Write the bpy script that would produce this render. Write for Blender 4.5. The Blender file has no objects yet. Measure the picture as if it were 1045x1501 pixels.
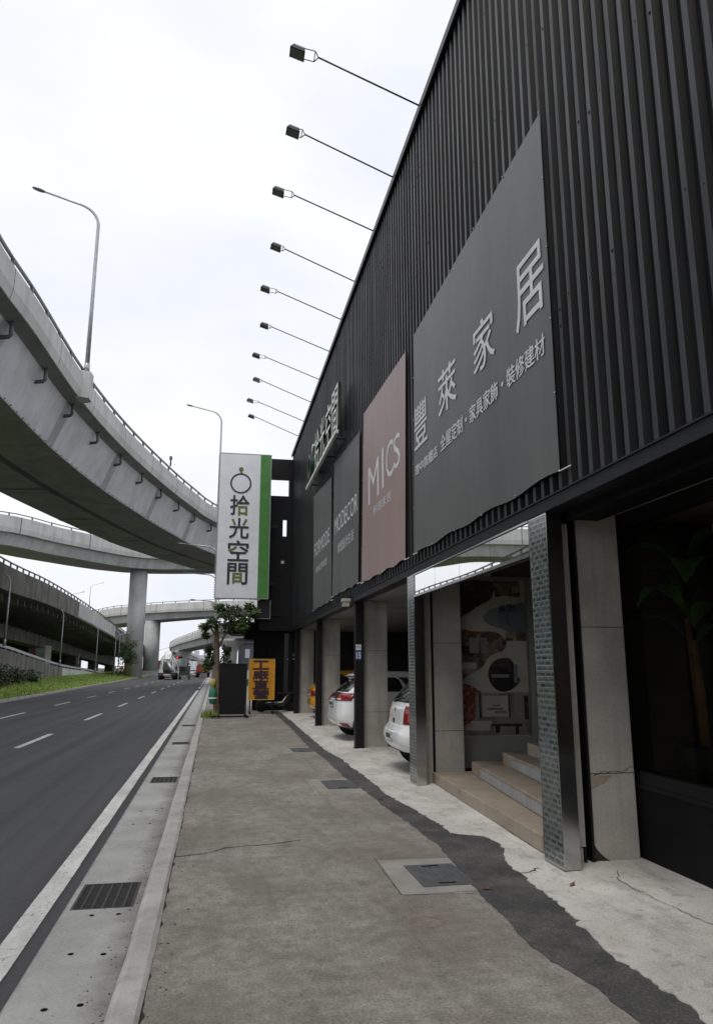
import bpy, bmesh, math, random
from mathutils import Vector, Matrix
random.seed(7)
sc = bpy.context.scene
COL = sc.collection
PI = math.pi

# ------------------------------------------------------------------ camera
# surveyed from the photograph: street direction is +Y, eye height 1.6 m
F, CX, CY, VPX, VPY, EYE = 1080.0, 522.5, 750.5, 314.0, 979.0, 1.6
_d = Vector((VPX-CX, VPY-CY, F)).normalized()
_p = math.atan((VPY-CY)/F)
_u = Vector((0, -math.cos(_p), math.sin(_p)))
_r = _d.cross(_u)
ROWS = (_r, _d, _u)
def ray(px, py):
    v = Vector((px-CX, py-CY, F))
    return Vector((_r.dot(v), _d.dot(v), _u.dot(v)))
def P(px, py, ax, val):
    """survey point: the place on the plane axis=val seen at a photo position"""
    q = ray(px, py); o = Vector((0, 0, EYE))
    return o + q*((val-o[ax])/q[ax])
cam = bpy.data.cameras.new('camera'); camo = bpy.data.objects.new('camera', cam); COL.objects.link(camo)
cam.sensor_fit = 'VERTICAL'; cam.sensor_height = 36; cam.lens = F/1501*36
cam.clip_start = .05; cam.clip_end = 6000
Rm = Matrix(((_r.x, -_r.y, -_r.z), (_d.x, -_d.y, -_d.z), (_u.x, -_u.y, -_u.z)))
camo.matrix_world = Matrix.Translation((0, 0, EYE)) @ Rm.to_4x4()
sc.camera = camo

# ------------------------------------------------------------------ materials
MATS = {}
class NT:
    def __init__(s, name):
        s.m = bpy.data.materials.new(name); s.m.use_nodes = True
        s.t = s.m.node_tree; s.t.nodes.clear(); MATS[name] = s.m
        s.out = s.n('ShaderNodeOutputMaterial'); s.b = s.n('ShaderNodeBsdfPrincipled')
        s.l(s.b.outputs[0], s.out.inputs[0])
        s.tc = s.n('ShaderNodeTexCoord')
    def n(s, t, **k):
        x = s.t.nodes.new(t)
        for a, b in k.items(): setattr(x, a, b)
        return x
    def l(s, a, b): s.t.links.new(a, b)
    def coords(s, scale=(1, 1, 1)):
        g = s.n('ShaderNodeNewGeometry') ; m = s.n('ShaderNodeMapping')
        s.l(g.outputs['Position'], m.inputs[0]); m.inputs['Scale'].default_value = scale
        return m.outputs[0]
    def ocoords(s, scale=(1, 1, 1)):
        m = s.n('ShaderNodeMapping'); s.l(s.tc.outputs['Object'], m.inputs[0]); m.inputs['Scale'].default_value = scale
        return m.outputs[0]
    def noise(s, vec, scale, detail=4, rough=.6, dist=0):
        x = s.n('ShaderNodeTexNoise'); s.l(vec, x.inputs['Vector'])
        x.inputs['Scale'].default_value = scale; x.inputs['Detail'].default_value = detail
        x.inputs['Roughness'].default_value = rough; x.inputs['Distortion'].default_value = dist
        return x.outputs[0]
    def ramp(s, fac, stops):
        r = s.n('ShaderNodeValToRGB'); s.l(fac, r.inputs[0])
        e = r.color_ramp.elements
        while len(e) < len(stops): e.new(.5)
        for k, (p, c) in enumerate(stops):
            e[k].position = p; e[k].color = (*c, 1) if isinstance(c, tuple) else (c, c, c, 1)
        return r.outputs[0]
    def mix(s, fac, a, b, mode='MIX'):
        x = s.n('ShaderNodeMix', data_type='RGBA', blend_type=mode)
        for soc, v in ((x.inputs['Factor'], fac), (x.inputs[6], a), (x.inputs[7], b)):
            if hasattr(v, 'is_linked'): s.l(v, soc)
            elif isinstance(v, tuple): soc.default_value = (*v, 1)
            else: soc.default_value = v
        return x.outputs[2]
    def math(s, op, a, b=0.0):
        x = s.n('ShaderNodeMath', operation=op)
        for soc, v in ((x.inputs[0], a), (x.inputs[1], b)):
            if hasattr(v, 'is_linked'): s.l(v, soc)
            else: soc.default_value = v
        return x.outputs[0]
    def base(s, c):
        if hasattr(c, 'is_linked'): s.l(c, s.b.inputs['Base Color'])
        else: s.b.inputs['Base Color'].default_value = (*c, 1)
    def set(s, rough=.6, metal=0, spec=.5):
        for k, v in (('Roughness', rough), ('Metallic', metal), ('Specular IOR Level', spec)):
            if hasattr(v, 'is_linked'): s.l(v, s.b.inputs[k])
            else: s.b.inputs[k].default_value = v
        return s
    def bump(s, h, strength=.3, dist=.01):
        x = s.n('ShaderNodeBump'); s.l(h, x.inputs['Height']); x.inputs['Strength'].default_value = strength
        x.inputs['Distance'].default_value = dist; s.l(x.outputs[0], s.b.inputs['Normal'])

def mul(c, k): return tuple(v*k for v in c)
def paint(name, c, rough=.5, metal=0, var=.25, scale=3.0, spec=.5, streak=0, coat=0):
    """painted or plain surface with a little dirt; streak adds vertical run marks"""
    s = NT(name)
    v = s.coords()
    col = s.mix(s.ramp(s.noise(v, scale, 5), [(.3, 0.0), (.72, 1.0)]), mul(c, 1-var), mul(c, 1+var*.35))
    if streak:
        w = s.coords((1, 1, .07))
        col = s.mix(s.math('MULTIPLY', s.ramp(s.noise(w, scale*2.2, 5), [(.45, 0.0), (.8, 1.0)]), streak), col, mul(c, .35))
    s.base(col)
    s.set(rough, metal, spec)
    if coat: s.b.inputs['Coat Weight'].default_value = coat; s.b.inputs['Coat Roughness'].default_value = .06
    return s.m

def mat_road():
    s = NT('asphalt'); v = s.coords(); w = s.coords((1, .06, 1))
    c = s.ramp(s.noise(w, 1.1, 4), [(.3, (.050, .051, .055)), (.7, (.072, .073, .077))])
    c = s.mix(s.ramp(s.noise(v, .25, 5), [(.35, 0.0), (.7, .6)]), c, (.075, .074, .074))
    c = s.mix(s.ramp(s.noise(s.coords((1.6, .02, 1)), 1.3, 3), [(.48, 0.0), (.66, .6)]), c, (.034, .034, .037))
    c = s.mix(s.ramp(s.noise(v, .9, 6, .75), [(.60, 0.0), (.70, .5)]), c, (.030, .029, .030))
    f = s.noise(v, 90, 3)
    c = s.mix(.5, c, s.ramp(f, [(.3, .6), (.7, 1.45)]), 'MULTIPLY')
    s.base(c); s.set(.82, 0, .35); s.bump(f, .35, .006); return s.m
def mat_sidewalk():
    s = NT('worn_concrete'); v = s.coords(); w = s.coords((1, .35, 1))
    c = s.ramp(s.noise(v, .55, 6, .65), [(.30, (.205, .188, .165)), (.5, (.285, .268, .242)), (.72, (.365, .35, .325))])
    c = s.mix(s.ramp(s.noise(w, 2.6, 6, .75), [(.43, 0.0), (.66, .65)]), c, (.145, .133, .115))
    c = s.mix(s.ramp(s.noise(v, 9, 6, .7), [(.42, 0.0), (.70, .65)]), c, (.115, .103, .087))
    c = s.mix(s.ramp(s.noise(s.coords((.35, 2.2, 1)), 1.6, 6, .7), [(.54, 0.0), (.70, .28)]), c, (.40, .395, .38))
    f = s.noise(v, 60, 4, .7)
    c = s.mix(.75, c, s.ramp(f, [(.32, .5), (.5, 1.0), (.68, 1.4)]), 'MULTIPLY')
    c = s.mix(.4, c, s.ramp(s.noise(v, 150, 3, .7), [(.32, .5), (.68, 1.5)]), 'MULTIPLY')
    c = s.mix(s.ramp(s.noise(s.coords((1, .6, 1)), .8, 7, .72), [(.47, 0.0), (.62, .6)]), c, (.150, .136, .116))
    c = s.mix(s.ramp(s.noise(s.coords((5, .25, 1)), 1.0, 4, .6), [(.60, 0.0), (.70, .35)]), c, (.13, .122, .11))
    c = s.mix(s.ramp(s.noise(v, 3.1, 3, .5), [(.70, 0.0), (.74, .6)]), c, (.10, .092, .082))
    # aggregate specks
    k = s.n('ShaderNodeTexVoronoi'); s.l(v, k.inputs['Vector']); k.inputs['Scale'].default_value = 38
    c = s.mix(s.math('MULTIPLY', s.ramp(k.outputs['Distance'], [(.08, 1.0), (.17, 0.0)]), s.ramp(s.noise(v, 4, 3), [(.5, 0.0), (.62, .8)])), c, (.07, .065, .06))
    # rust ring left by a drum
    g = s.n('ShaderNodeNewGeometry'); d = s.n('ShaderNodeVectorMath', operation='DISTANCE')
    s.l(g.outputs['Position'], d.inputs[0]); q = P(627, 1352, 2, 0); d.inputs[1].default_value = (q.x, q.y, 0)
    dd = s.math('ADD', d.outputs['Value'], s.math('MULTIPLY', s.noise(v, 14, 3), .03))
    ring = s.ramp(dd, [(.088, 0.0), (.108, 1.0), (.126, 1.0), (.15, 0.0)])
    c = s.mix(s.math('MULTIPLY', s.math('MULTIPLY', ring, s.ramp(s.noise(v, 11, 4), [(.35, .25), (.6, 1.0)])), .62), c, (.16, .085, .05))
    s.base(c); s.set(.9, 0, .25); s.bump(f, .5, .006); return s.m
def mat_concrete(name, lo, hi, scale=1.2, streak=.35, fine=70, stain=(.10, .09, .075), rough=.85):
    s = NT(name); v = s.coords(); w = s.coords((1, 1, .12))
    c = s.ramp(s.noise(v, scale, 6, .65), [(.3, lo), (.7, hi)])
    c = s.mix(s.ramp(s.noise(w, scale*3, 5), [(.48, 0.0), (.8, streak)]), c, stain)
    f = s.noise(v, fine, 3, .7)
    c = s.mix(.4, c, s.ramp(f, [(.3, .7), (.7, 1.25)]), 'MULTIPLY')
    s.base(c); s.set(rough, 0, .3); s.bump(f, .25, .004); return s.m
def mat_cladding():
    s = NT('black_corrugated_paint'); w = s.coords((1, 1, .05)); v = s.coords()
    c = s.mix(s.ramp(s.noise(w, 6, 5), [(.35, 0.0), (.75, 1.0)]), (.011, .011, .0135), (.031, .032, .039))
    c = s.mix(s.ramp(s.noise(v, 1.3, 4), [(.45, 0.0), (.75, .6)]), c, (.042, .044, .054))
    c = s.mix(1.0, c, s.ramp(s.noise(s.coords((.01, 1, .015)), 2.6, 3, .7), [(.36, .45), (.64, 1.35)]), 'MULTIPLY')
    c = s.mix(s.ramp(s.noise(s.coords((1, 1.2, .22)), 2.4, 6, .75), [(.58, 0.0), (.72, .5)]), c, (.075, .076, .080))
    s.base(c); s.set(s.ramp(s.noise(w, 9, 4), [(.3, .32), (.7, .52)]), 0, .38)
    s.bump(s.noise(s.coords((1, 1, .5)), 3.5, 3), .15, .03)
    s = NT('black_corrugated_valley_shade'); w = s.coords((1, 1, .06)); v = s.coords()  # darker copy of the cladding paint, shade between the ribs put into its colour
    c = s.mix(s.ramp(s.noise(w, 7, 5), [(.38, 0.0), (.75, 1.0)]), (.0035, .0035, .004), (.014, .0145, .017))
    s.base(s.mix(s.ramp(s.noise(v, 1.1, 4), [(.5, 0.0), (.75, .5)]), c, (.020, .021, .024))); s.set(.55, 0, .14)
def mat_mosaic():
    s = NT('glass_mosaic')
    m = s.n('ShaderNodeMapping'); s.l(s.tc.outputs['Object'], m.inputs[0])
    sp = s.n('ShaderNodeSeparateXYZ'); s.l(m.outputs[0], sp.inputs[0])
    cb = s.n('ShaderNodeCombineXYZ'); s.l(sp.outputs[1], cb.inputs[0]); s.l(sp.outputs[2], cb.inputs[1])
    b = s.n('ShaderNodeTexBrick'); s.l(cb.outputs[0], b.inputs['Vector'])
    b.offset = .5; b.inputs['Scale'].default_value = 1
    b.inputs['Brick Width'].default_value = .112; b.inputs['Row Height'].default_value = .046
    b.inputs['Mortar Size'].default_value = .0115; b.inputs['Mortar Smooth'].default_value = .5
    b.inputs['Color1'].default_value = (.026, .037, .038, 1); b.inputs['Color2'].default_value = (.085, .105, .105, 1)
    b.inputs['Mortar'].default_value = (.25, .275, .268, 1)
    c = s.mix(.5, b.outputs[0], s.ramp(s.noise(s.coords(), 22, 3), [(.3, .6), (.7, 1.3)]), 'MULTIPLY')
    s.base(c); s.set(.10, s.math('MULTIPLY', b.outputs['Fac'], .55), .8); s.bump(b.outputs['Fac'], .35, .004); return s.m
def mat_foliage(name, a, b, sc_=3):
    s = NT(name); v = s.coords()
    s.base(s.ramp(s.noise(v, sc_, 5, .7), [(.3, a), (.7, b)])); s.set(.45, 0, .4)
    s.b.inputs['Subsurface Weight'].default_value = 0.0
    return s.m
def mat_glass(name, c, refl=.06):
    s = NT(name)
    t = s.n('ShaderNodeBsdfTransparent'); t.inputs[0].default_value = (*c, 1)
    g = s.n('ShaderNodeBsdfGlossy'); g.inputs['Roughness'].default_value = .02
    mx = s.n('ShaderNodeMixShader'); mx.inputs[0].default_value = refl
    s.l(t.outputs[0], mx.inputs[1]); s.l(g.outputs[0], mx.inputs[2]); s.l(mx.outputs[0], s.out.inputs[0])
    return s.m
def mat_banner(name, lo, hi):
    s = NT(name); v = s.coords((1, .6, .16))
    c = s.ramp(s.noise(v, 1.6, 4), [(.3, lo), (.7, hi)])
    f = s.noise(s.coords(), 130, 2)
    c = s.mix(.35, c, s.ramp(f, [(.3, .8), (.7, 1.2)]), 'MULTIPLY')
    c = s.mix(s.ramp(s.noise(s.coords((1, 1, .08)), 5, 5), [(.55, 0.0), (.85, .3)]), c, mul(lo, .6))
    s.base(c); s.set(.42, 0, .5); s.bump(s.noise(s.coords((1, 1, .25)), 2.2, 3), .2, .03); return s.m
def mat_grass():
    s = NT('grass_green'); v = s.coords()
    c = s.ramp(s.noise(v, .35, 5), [(.3, (.085, .145, .018)), (.55, (.15, .235, .03)), (.75, (.25, .25, .07))])
    c = s.mix(.6, c, s.ramp(s.noise(v, 14, 4), [(.3, .5), (.7, 1.5)]), 'MULTIPLY')
    s.base(c); s.set(.9, 0, .2); return s.m

mat_road(); mat_sidewalk(); mat_cladding(); mat_mosaic(); mat_grass()
def mat_gutter():
    s = NT('gutter_concrete'); v = s.coords(); g = s.n('ShaderNodeNewGeometry'); sp = s.n('ShaderNodeSeparateXYZ'); s.l(g.outputs['Position'], sp.inputs[0])
    c = s.ramp(s.noise(v, 1.3, 6, .65), [(.3, (.27, .27, .265)), (.7, (.43, .43, .42))])
    near = s.ramp(s.math('ADD', sp.outputs[0], s.math('MULTIPLY', s.noise(v, 3, 5, .7), .22)), [(-.0, 0.0), (1, 1.0)])
    a = s.n('ShaderNodeMapRange'); s.l(s.math('ADD', sp.outputs[0], s.math('MULTIPLY', s.noise(v, 4, 6, .75), .3)), a.inputs[0]); a.inputs[1].default_value = -.47; a.inputs[2].default_value = -.28
    c = s.mix(s.math('MULTIPLY', a.outputs[0], .75), c, (.10, .092, .08))
    c = s.mix(s.ramp(s.noise(v, 22, 4, .6), [(.66, 0.0), (.73, .8)]), c, (.06, .055, .05))
    b = s.n('ShaderNodeMapRange'); s.l(s.math('ADD', sp.outputs[0], s.math('MULTIPLY', s.noise(v, 5, 5, .7), .10)), b.inputs[0]); b.inputs[1].default_value = -.90; b.inputs[2].default_value = -.94
    c = s.mix(s.math('MULTIPLY', b.outputs[0], .8), c, (.11, .108, .105))
    f = s.noise(v, 70, 3, .7); c = s.mix(.45, c, s.ramp(f, [(.3, .7), (.7, 1.25)]), 'MULTIPLY'); s.base(c); s.set(.85, 0, .3); s.bump(f, .3, .004); return s.m
mat_gutter()
mat_concrete('cover_surround', (.22, .21, .19), (.33, .32, .30), 1.6, .4)
mat_concrete('kerb_concrete', (.30, .30, .29), (.44, .43, .42), 1.6, .4)
def mat_apron():
    s = NT('apron_concrete'); v = s.coords()
    c = s.ramp(s.noise(v, .9, 6, .65), [(.3, (.38, .37, .345)), (.7, (.63, .62, .585))])
    c = s.mix(s.ramp(s.noise(s.coords((1.5, .5, 1)), 2.3, 7, .75), [(.50, 0.0), (.66, .6)]), c, (.24, .245, .24))
    c = s.mix(s.ramp(s.noise(v, 6, 7, .75), [(.55, 0.0), (.70, .7)]), c, (.17, .16, .145))
    c = s.mix(s.ramp(s.noise(v, 17, 5, .7), [(.62, 0.0), (.70, .7)]), c, (.11, .10, .09))
    c = s.mix(s.ramp(s.noise(v, 1.7, 4, .6), [(.58, 0.0), (.72, .35)]), c, (.36, .25, .18))
    f = s.noise(v, 85, 4, .7); c = s.mix(.6, c, s.ramp(f, [(.3, .55), (.7, 1.35)]), 'MULTIPLY'); s.base(c); s.set(.88, 0, .25); s.bump(f, .4, .006); return s.m
mat_apron()
mat_concrete('column_concrete', (.29, .282, .255), (.46, .445, .405), 1.1, .55, 60, (.13, .105, .07))
mat_concrete('step_terrazzo', (.235, .195, .155), (.36, .305, .245), 2.5, .25, 110, (.16, .12, .09), .6)
mat_concrete('step_strip', (.26, .27, .27), (.36, .37, .37), 3, .3)
mat_concrete('parapet_concrete', (.50, .50, .495), (.66, .66, .65), .4, .5, 20, (.26, .26, .25))
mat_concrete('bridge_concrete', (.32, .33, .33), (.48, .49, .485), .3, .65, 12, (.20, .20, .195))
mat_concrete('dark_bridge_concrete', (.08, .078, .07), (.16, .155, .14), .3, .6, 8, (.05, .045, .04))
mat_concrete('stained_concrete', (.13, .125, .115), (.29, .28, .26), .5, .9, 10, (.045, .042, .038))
def mat_tar():
    s = NT('tar_patch'); v = s.coords()
    c = s.ramp(s.noise(v, 2.2, 6, .7), [(.3, (.044, .044, .046)), (.7, (.092, .090, .088))])
    c = s.mix(s.ramp(s.noise(v, 1.1, 5, .7), [(.5, 0.0), (.72, .55)]), c, (.14, .13, .12))
    k = s.n('ShaderNodeTexVoronoi'); s.l(v, k.inputs['Vector']); k.inputs['Scale'].default_value = 170
    sp = s.n('ShaderNodeSeparateColor'); s.l(k.outputs['Color'], sp.inputs[0])
    c = s.mix(.7, c, s.ramp(sp.outputs[0], [(.0, .6), (.8, 1.15), (.97, 2.0)]), 'MULTIPLY')
    f = s.noise(v, 60, 4, .7); c = s.mix(.5, c, s.ramp(f, [(.3, .6), (.7, 1.4)]), 'MULTIPLY'); s.base(c); s.set(.9, 0, .25); s.bump(f, .6, .01); return s.m
mat_tar()
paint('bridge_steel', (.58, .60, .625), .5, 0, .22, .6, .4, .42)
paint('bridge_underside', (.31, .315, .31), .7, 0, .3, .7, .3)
paint('splice_grey', (.27, .285, .30), .55, 0, .2, 2)
paint('pipe_grey', (.12, .125, .13), .5, 0, .3, 4)
paint('galvanised', (.42, .44, .46), .38, .55, .2, 5)
paint('lamp_head_grey', (.16, .17, .18), .4, .3, .2, 5)
paint('black_steel', (.010, .010, .012), .45, 0, .4, 4, .25)
paint('matte_black', (.006, .006, .007), .65, 0, .4, 4, .15)
paint('dark_panel', (.028, .028, .032), .45, 0, .3, 2.5, .45)
paint('soffit_grey', (.30, .29, .27), .8, 0, .3, 1.5, .3)
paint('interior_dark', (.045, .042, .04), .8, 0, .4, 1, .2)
paint('interior_brown', (.30, .19, .10), .7, 0, .45, 1.2, .3)
paint('stainless', (.52, .52, .52), .17, 1, .12, 9)
paint('mirror_panel', (.86, .87, .87), .015, 1, .02, 4)
def mat_line():
    s = NT('road_white'); v = s.coords()
    c = s.ramp(s.noise(s.coords((1, .3, 1)), 5, 5), [(.3, (.46, .46, .445)), (.7, (.68, .68, .66))])
    c = s.mix(s.ramp(s.noise(v, 26, 6, .75), [(.56, 0.0), (.64, .85)]), c, (.12, .12, .12))
    s.base(c); s.set(.75, 0, .3); return s.m
mat_line()
paint('sign_white', (.80, .82, .88), .4, 0, .10, 2, .4)
paint('sign_green', (.075, .245, .055), .4, 0, .18, 3, .4)
paint('sign_dark', (.030, .032, .045), .5, 0, .2, 8)
paint('sign_olive', (.16, .19, .035), .5, 0, .2, 8)
paint('sign_frame', (.36, .37, .38), .4, .4, .2, 8)
paint('letter_grey', (.74, .75, .78), .5, 0, .12, 6)
paint('letter_white', (.80, .81, .80), .35, 0, .08, 6)
paint('letter_side_green', (.012, .050, .025), .4, 0, .3, 8)
paint('leaf_logo_green', (.055, .17, .02), .4, 0, .45, 3)
paint('yellow_board', (.62, .27, .012), .45, 0, .22, 5)
paint('yellow_board_edge', (.68, .47, .08), .45, 0, .2, 5)
paint('plum_ink', (.040, .018, .030), .5, 0, .3, 9)
paint('chalkboard', (.012, .0125, .013), .6, 0, .3, 8, .2)
paint('car_white', (.74, .75, .76), .22, 0, .05, 3, .5, 0, .8)
paint('car_silver', (.50, .51, .52), .25, .3, .06, 3, .5, 0, .8)
paint('car_yellow', (.62, .28, .012), .25, 0, .08, 3, .5, 0, .8)
paint('car_black', (.015, .016, .018), .25, 0, .2, 3, .5, 0, .5)
paint('car_glass', (.012, .014, .016), .05, 0, .1, 3, .8)
paint('lamp_red', (.22, .008, .012), .12, 0, .2, 25, .7)
paint('lamp_clear', (.62, .58, .56), .12, 0, .15, 25, .7)
paint('rubber', (.012, .012, .012), .8, 0, .3, 15, .25)
paint('rim_silver', (.38, .39, .40), .3, .7, .2, 15)
paint('chrome', (.62, .62, .63), .1, 1, .08, 15)
paint('plate_white', (.62, .66, .66), .4, 0, .15, 30)
paint('plate_ink', (.03, .05, .06), .5, 0, .2, 30)
paint('truck_white', (.72, .72, .71), .4, 0, .22, 1.5, .4, .3)
paint('truck_red', (.26, .035, .03), .4, 0, .25, 1.5)
paint('truck_dark', (.040, .043, .047), .5, 0, .3, 1.5)
paint('truck_grey', (.33, .34, .34), .5, 0, .25, 1.2)
paint('bark', (.25, .185, .125), .9, 0, .4, 9, .2, .4)
paint('dead_stem', (.17, .105, .055), .8, 0, .4, 9, .2)
paint('sack_green', (.03, .20, .13), .6, 0, .3, 12)
paint('sack_yellow', (.50, .40, .09), .7, 0, .3, 12)
paint('dry_leaf', (.16, .055, .02), .8, 0, .3, 30)
paint('iron_cover', (.12, .125, .13), .55, .3, .3, 14, .4)
paint('iron_grate', (.055, .055, .055), .6, .3, .4, 20, .4)
paint('hole_black', (.004, .004, .004), .9, 0, .2, 5, .1)
paint('crack_dark', (.045, .04, .036), .95, 0, .3, 12, .1)
paint('sticker_white', (.62, .63, .68), .5, 0, .15, 20)
paint('sticker_blue', (.08, .12, .32), .5, 0, .2, 20)
paint('floodlight_black', (.018, .018, .020), .45, 0, .3, 8)
paint('lens_glass', (.20, .21, .22), .08, 0, .1, 10, .8)
paint('beige_plastic', (.42, .40, .36), .5, 0, .15, 8)
paint('haze_building', (.62, .64, .67), .9, 0, .12, .02, .1)  # distance haze is painted into this pale wall colour
paint('haze_window', (.50, .53, .57), .8, 0, .08, .02, .1)  # window tone paled to match, haze put into the colour
paint('brick_red', (.22, .085, .065), .9, 0, .4, .4, .2)
paint('pale_wall', (.62, .61, .60), .8, 0, .2, .6, .2, .3)
paint('pink_wall', (.46, .16, .24), .7, 0, .35, .5, .2)
paint('blue_grey_wall', (.10, .115, .135), .8, 0, .25, .5, .3)
paint('teal_panel', (.06, .17, .18), .5, 0, .2, .6)
paint('rust_barrier', (.24, .07, .045), .8, 0, .5, .6)
paint('earth', (.10, .095, .075), .95, 0, .3, .1, .1)
paint('mural_cream', (.50, .47, .41), .5, 0, .3, 1.5, .4)
paint('mural_dark', (.045, .038, .04), .4, 0, .8, 5, .4)
paint('mural_blue', (.20, .235, .26), .4, 0, .35, 2, .4)
paint('mural_brown', (.13, .095, .07), .4, 0, .7, 5, .4)
paint('mural_red', (.25, .05, .045), .4, 0, .7, 8, .4)
paint('mural_grey', (.30, .29, .28), .4, 0, .35, 3, .4)
paint('wall_tile', (.33, .33, .31), .5, 0, .15, 2, .4)
mat_foliage('tree_leaf', (.016, .042, .010), (.055, .105, .022), 5)
mat_foliage('tree_leaf_light', (.05, .11, .018), (.10, .17, .03), 5)
mat_foliage('shrub_leaf', (.008, .020, .006), (.035, .065, .015), 1.2)
mat_foliage('far_leaf', (.020, .045, .010), (.075, .11, .03), .6)
mat_foliage('banana_leaf', (.03, .09, .014), (.07, .19, .03), 6)
mat_foliage('grass_blade', (.11, .20, .022), (.27, .30, .07), .4)
mat_banner('banner_grey', (.078, .077, .079), (.122, .121, .123))
mat_banner('banner_charcoal', (.068, .067, .069), (.096, .095, .097))
mat_banner('banner_pink', (.30, .205, .203), (.36, .255, .25))
def mat_picture(name, cols, sc_):
    s = NT(name); v = s.ocoords(); k = s.n('ShaderNodeTexVoronoi'); k.distance = 'CHEBYCHEV'; s.l(v, k.inputs['Vector']); k.inputs['Scale'].default_value = sc_
    sp = s.n('ShaderNodeSeparateColor'); s.l(k.outputs['Color'], sp.inputs[0])
    n_ = s.math('ADD', s.math('MULTIPLY', sp.outputs[0], .55), s.math('MULTIPLY', s.noise(v, sc_*.8, 5, .7), .55))
    s.base(s.ramp(n_, [(.2+.6*i/(len(cols)-1), c) for i, c in enumerate(cols)])); s.set(.4, 0, .4)
mat_picture('mural_brown', [(.02, .016, .014), (.10, .07, .05), (.22, .17, .12), (.06, .05, .045), (.32, .28, .22)], 7)
mat_picture('mural_dark', [(.010, .010, .012), (.035, .03, .03), (.07, .055, .05), (.018, .018, .02), (.12, .11, .10)], 6)
mat_picture('mural_red', [(.05, .02, .015), (.26, .04, .03), (.34, .20, .16), (.09, .05, .03), (.30, .07, .05)], 22)
mat_picture('mural_grey', [(.12, .115, .11), (.22, .21, .20), (.27, .26, .25), (.17, .165, .16)], 3)
mat_glass('window_glass', (.58, .56, .54), .022)
mat_glass('sky_haze_glass', (.9, .9, .9), .05)

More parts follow.
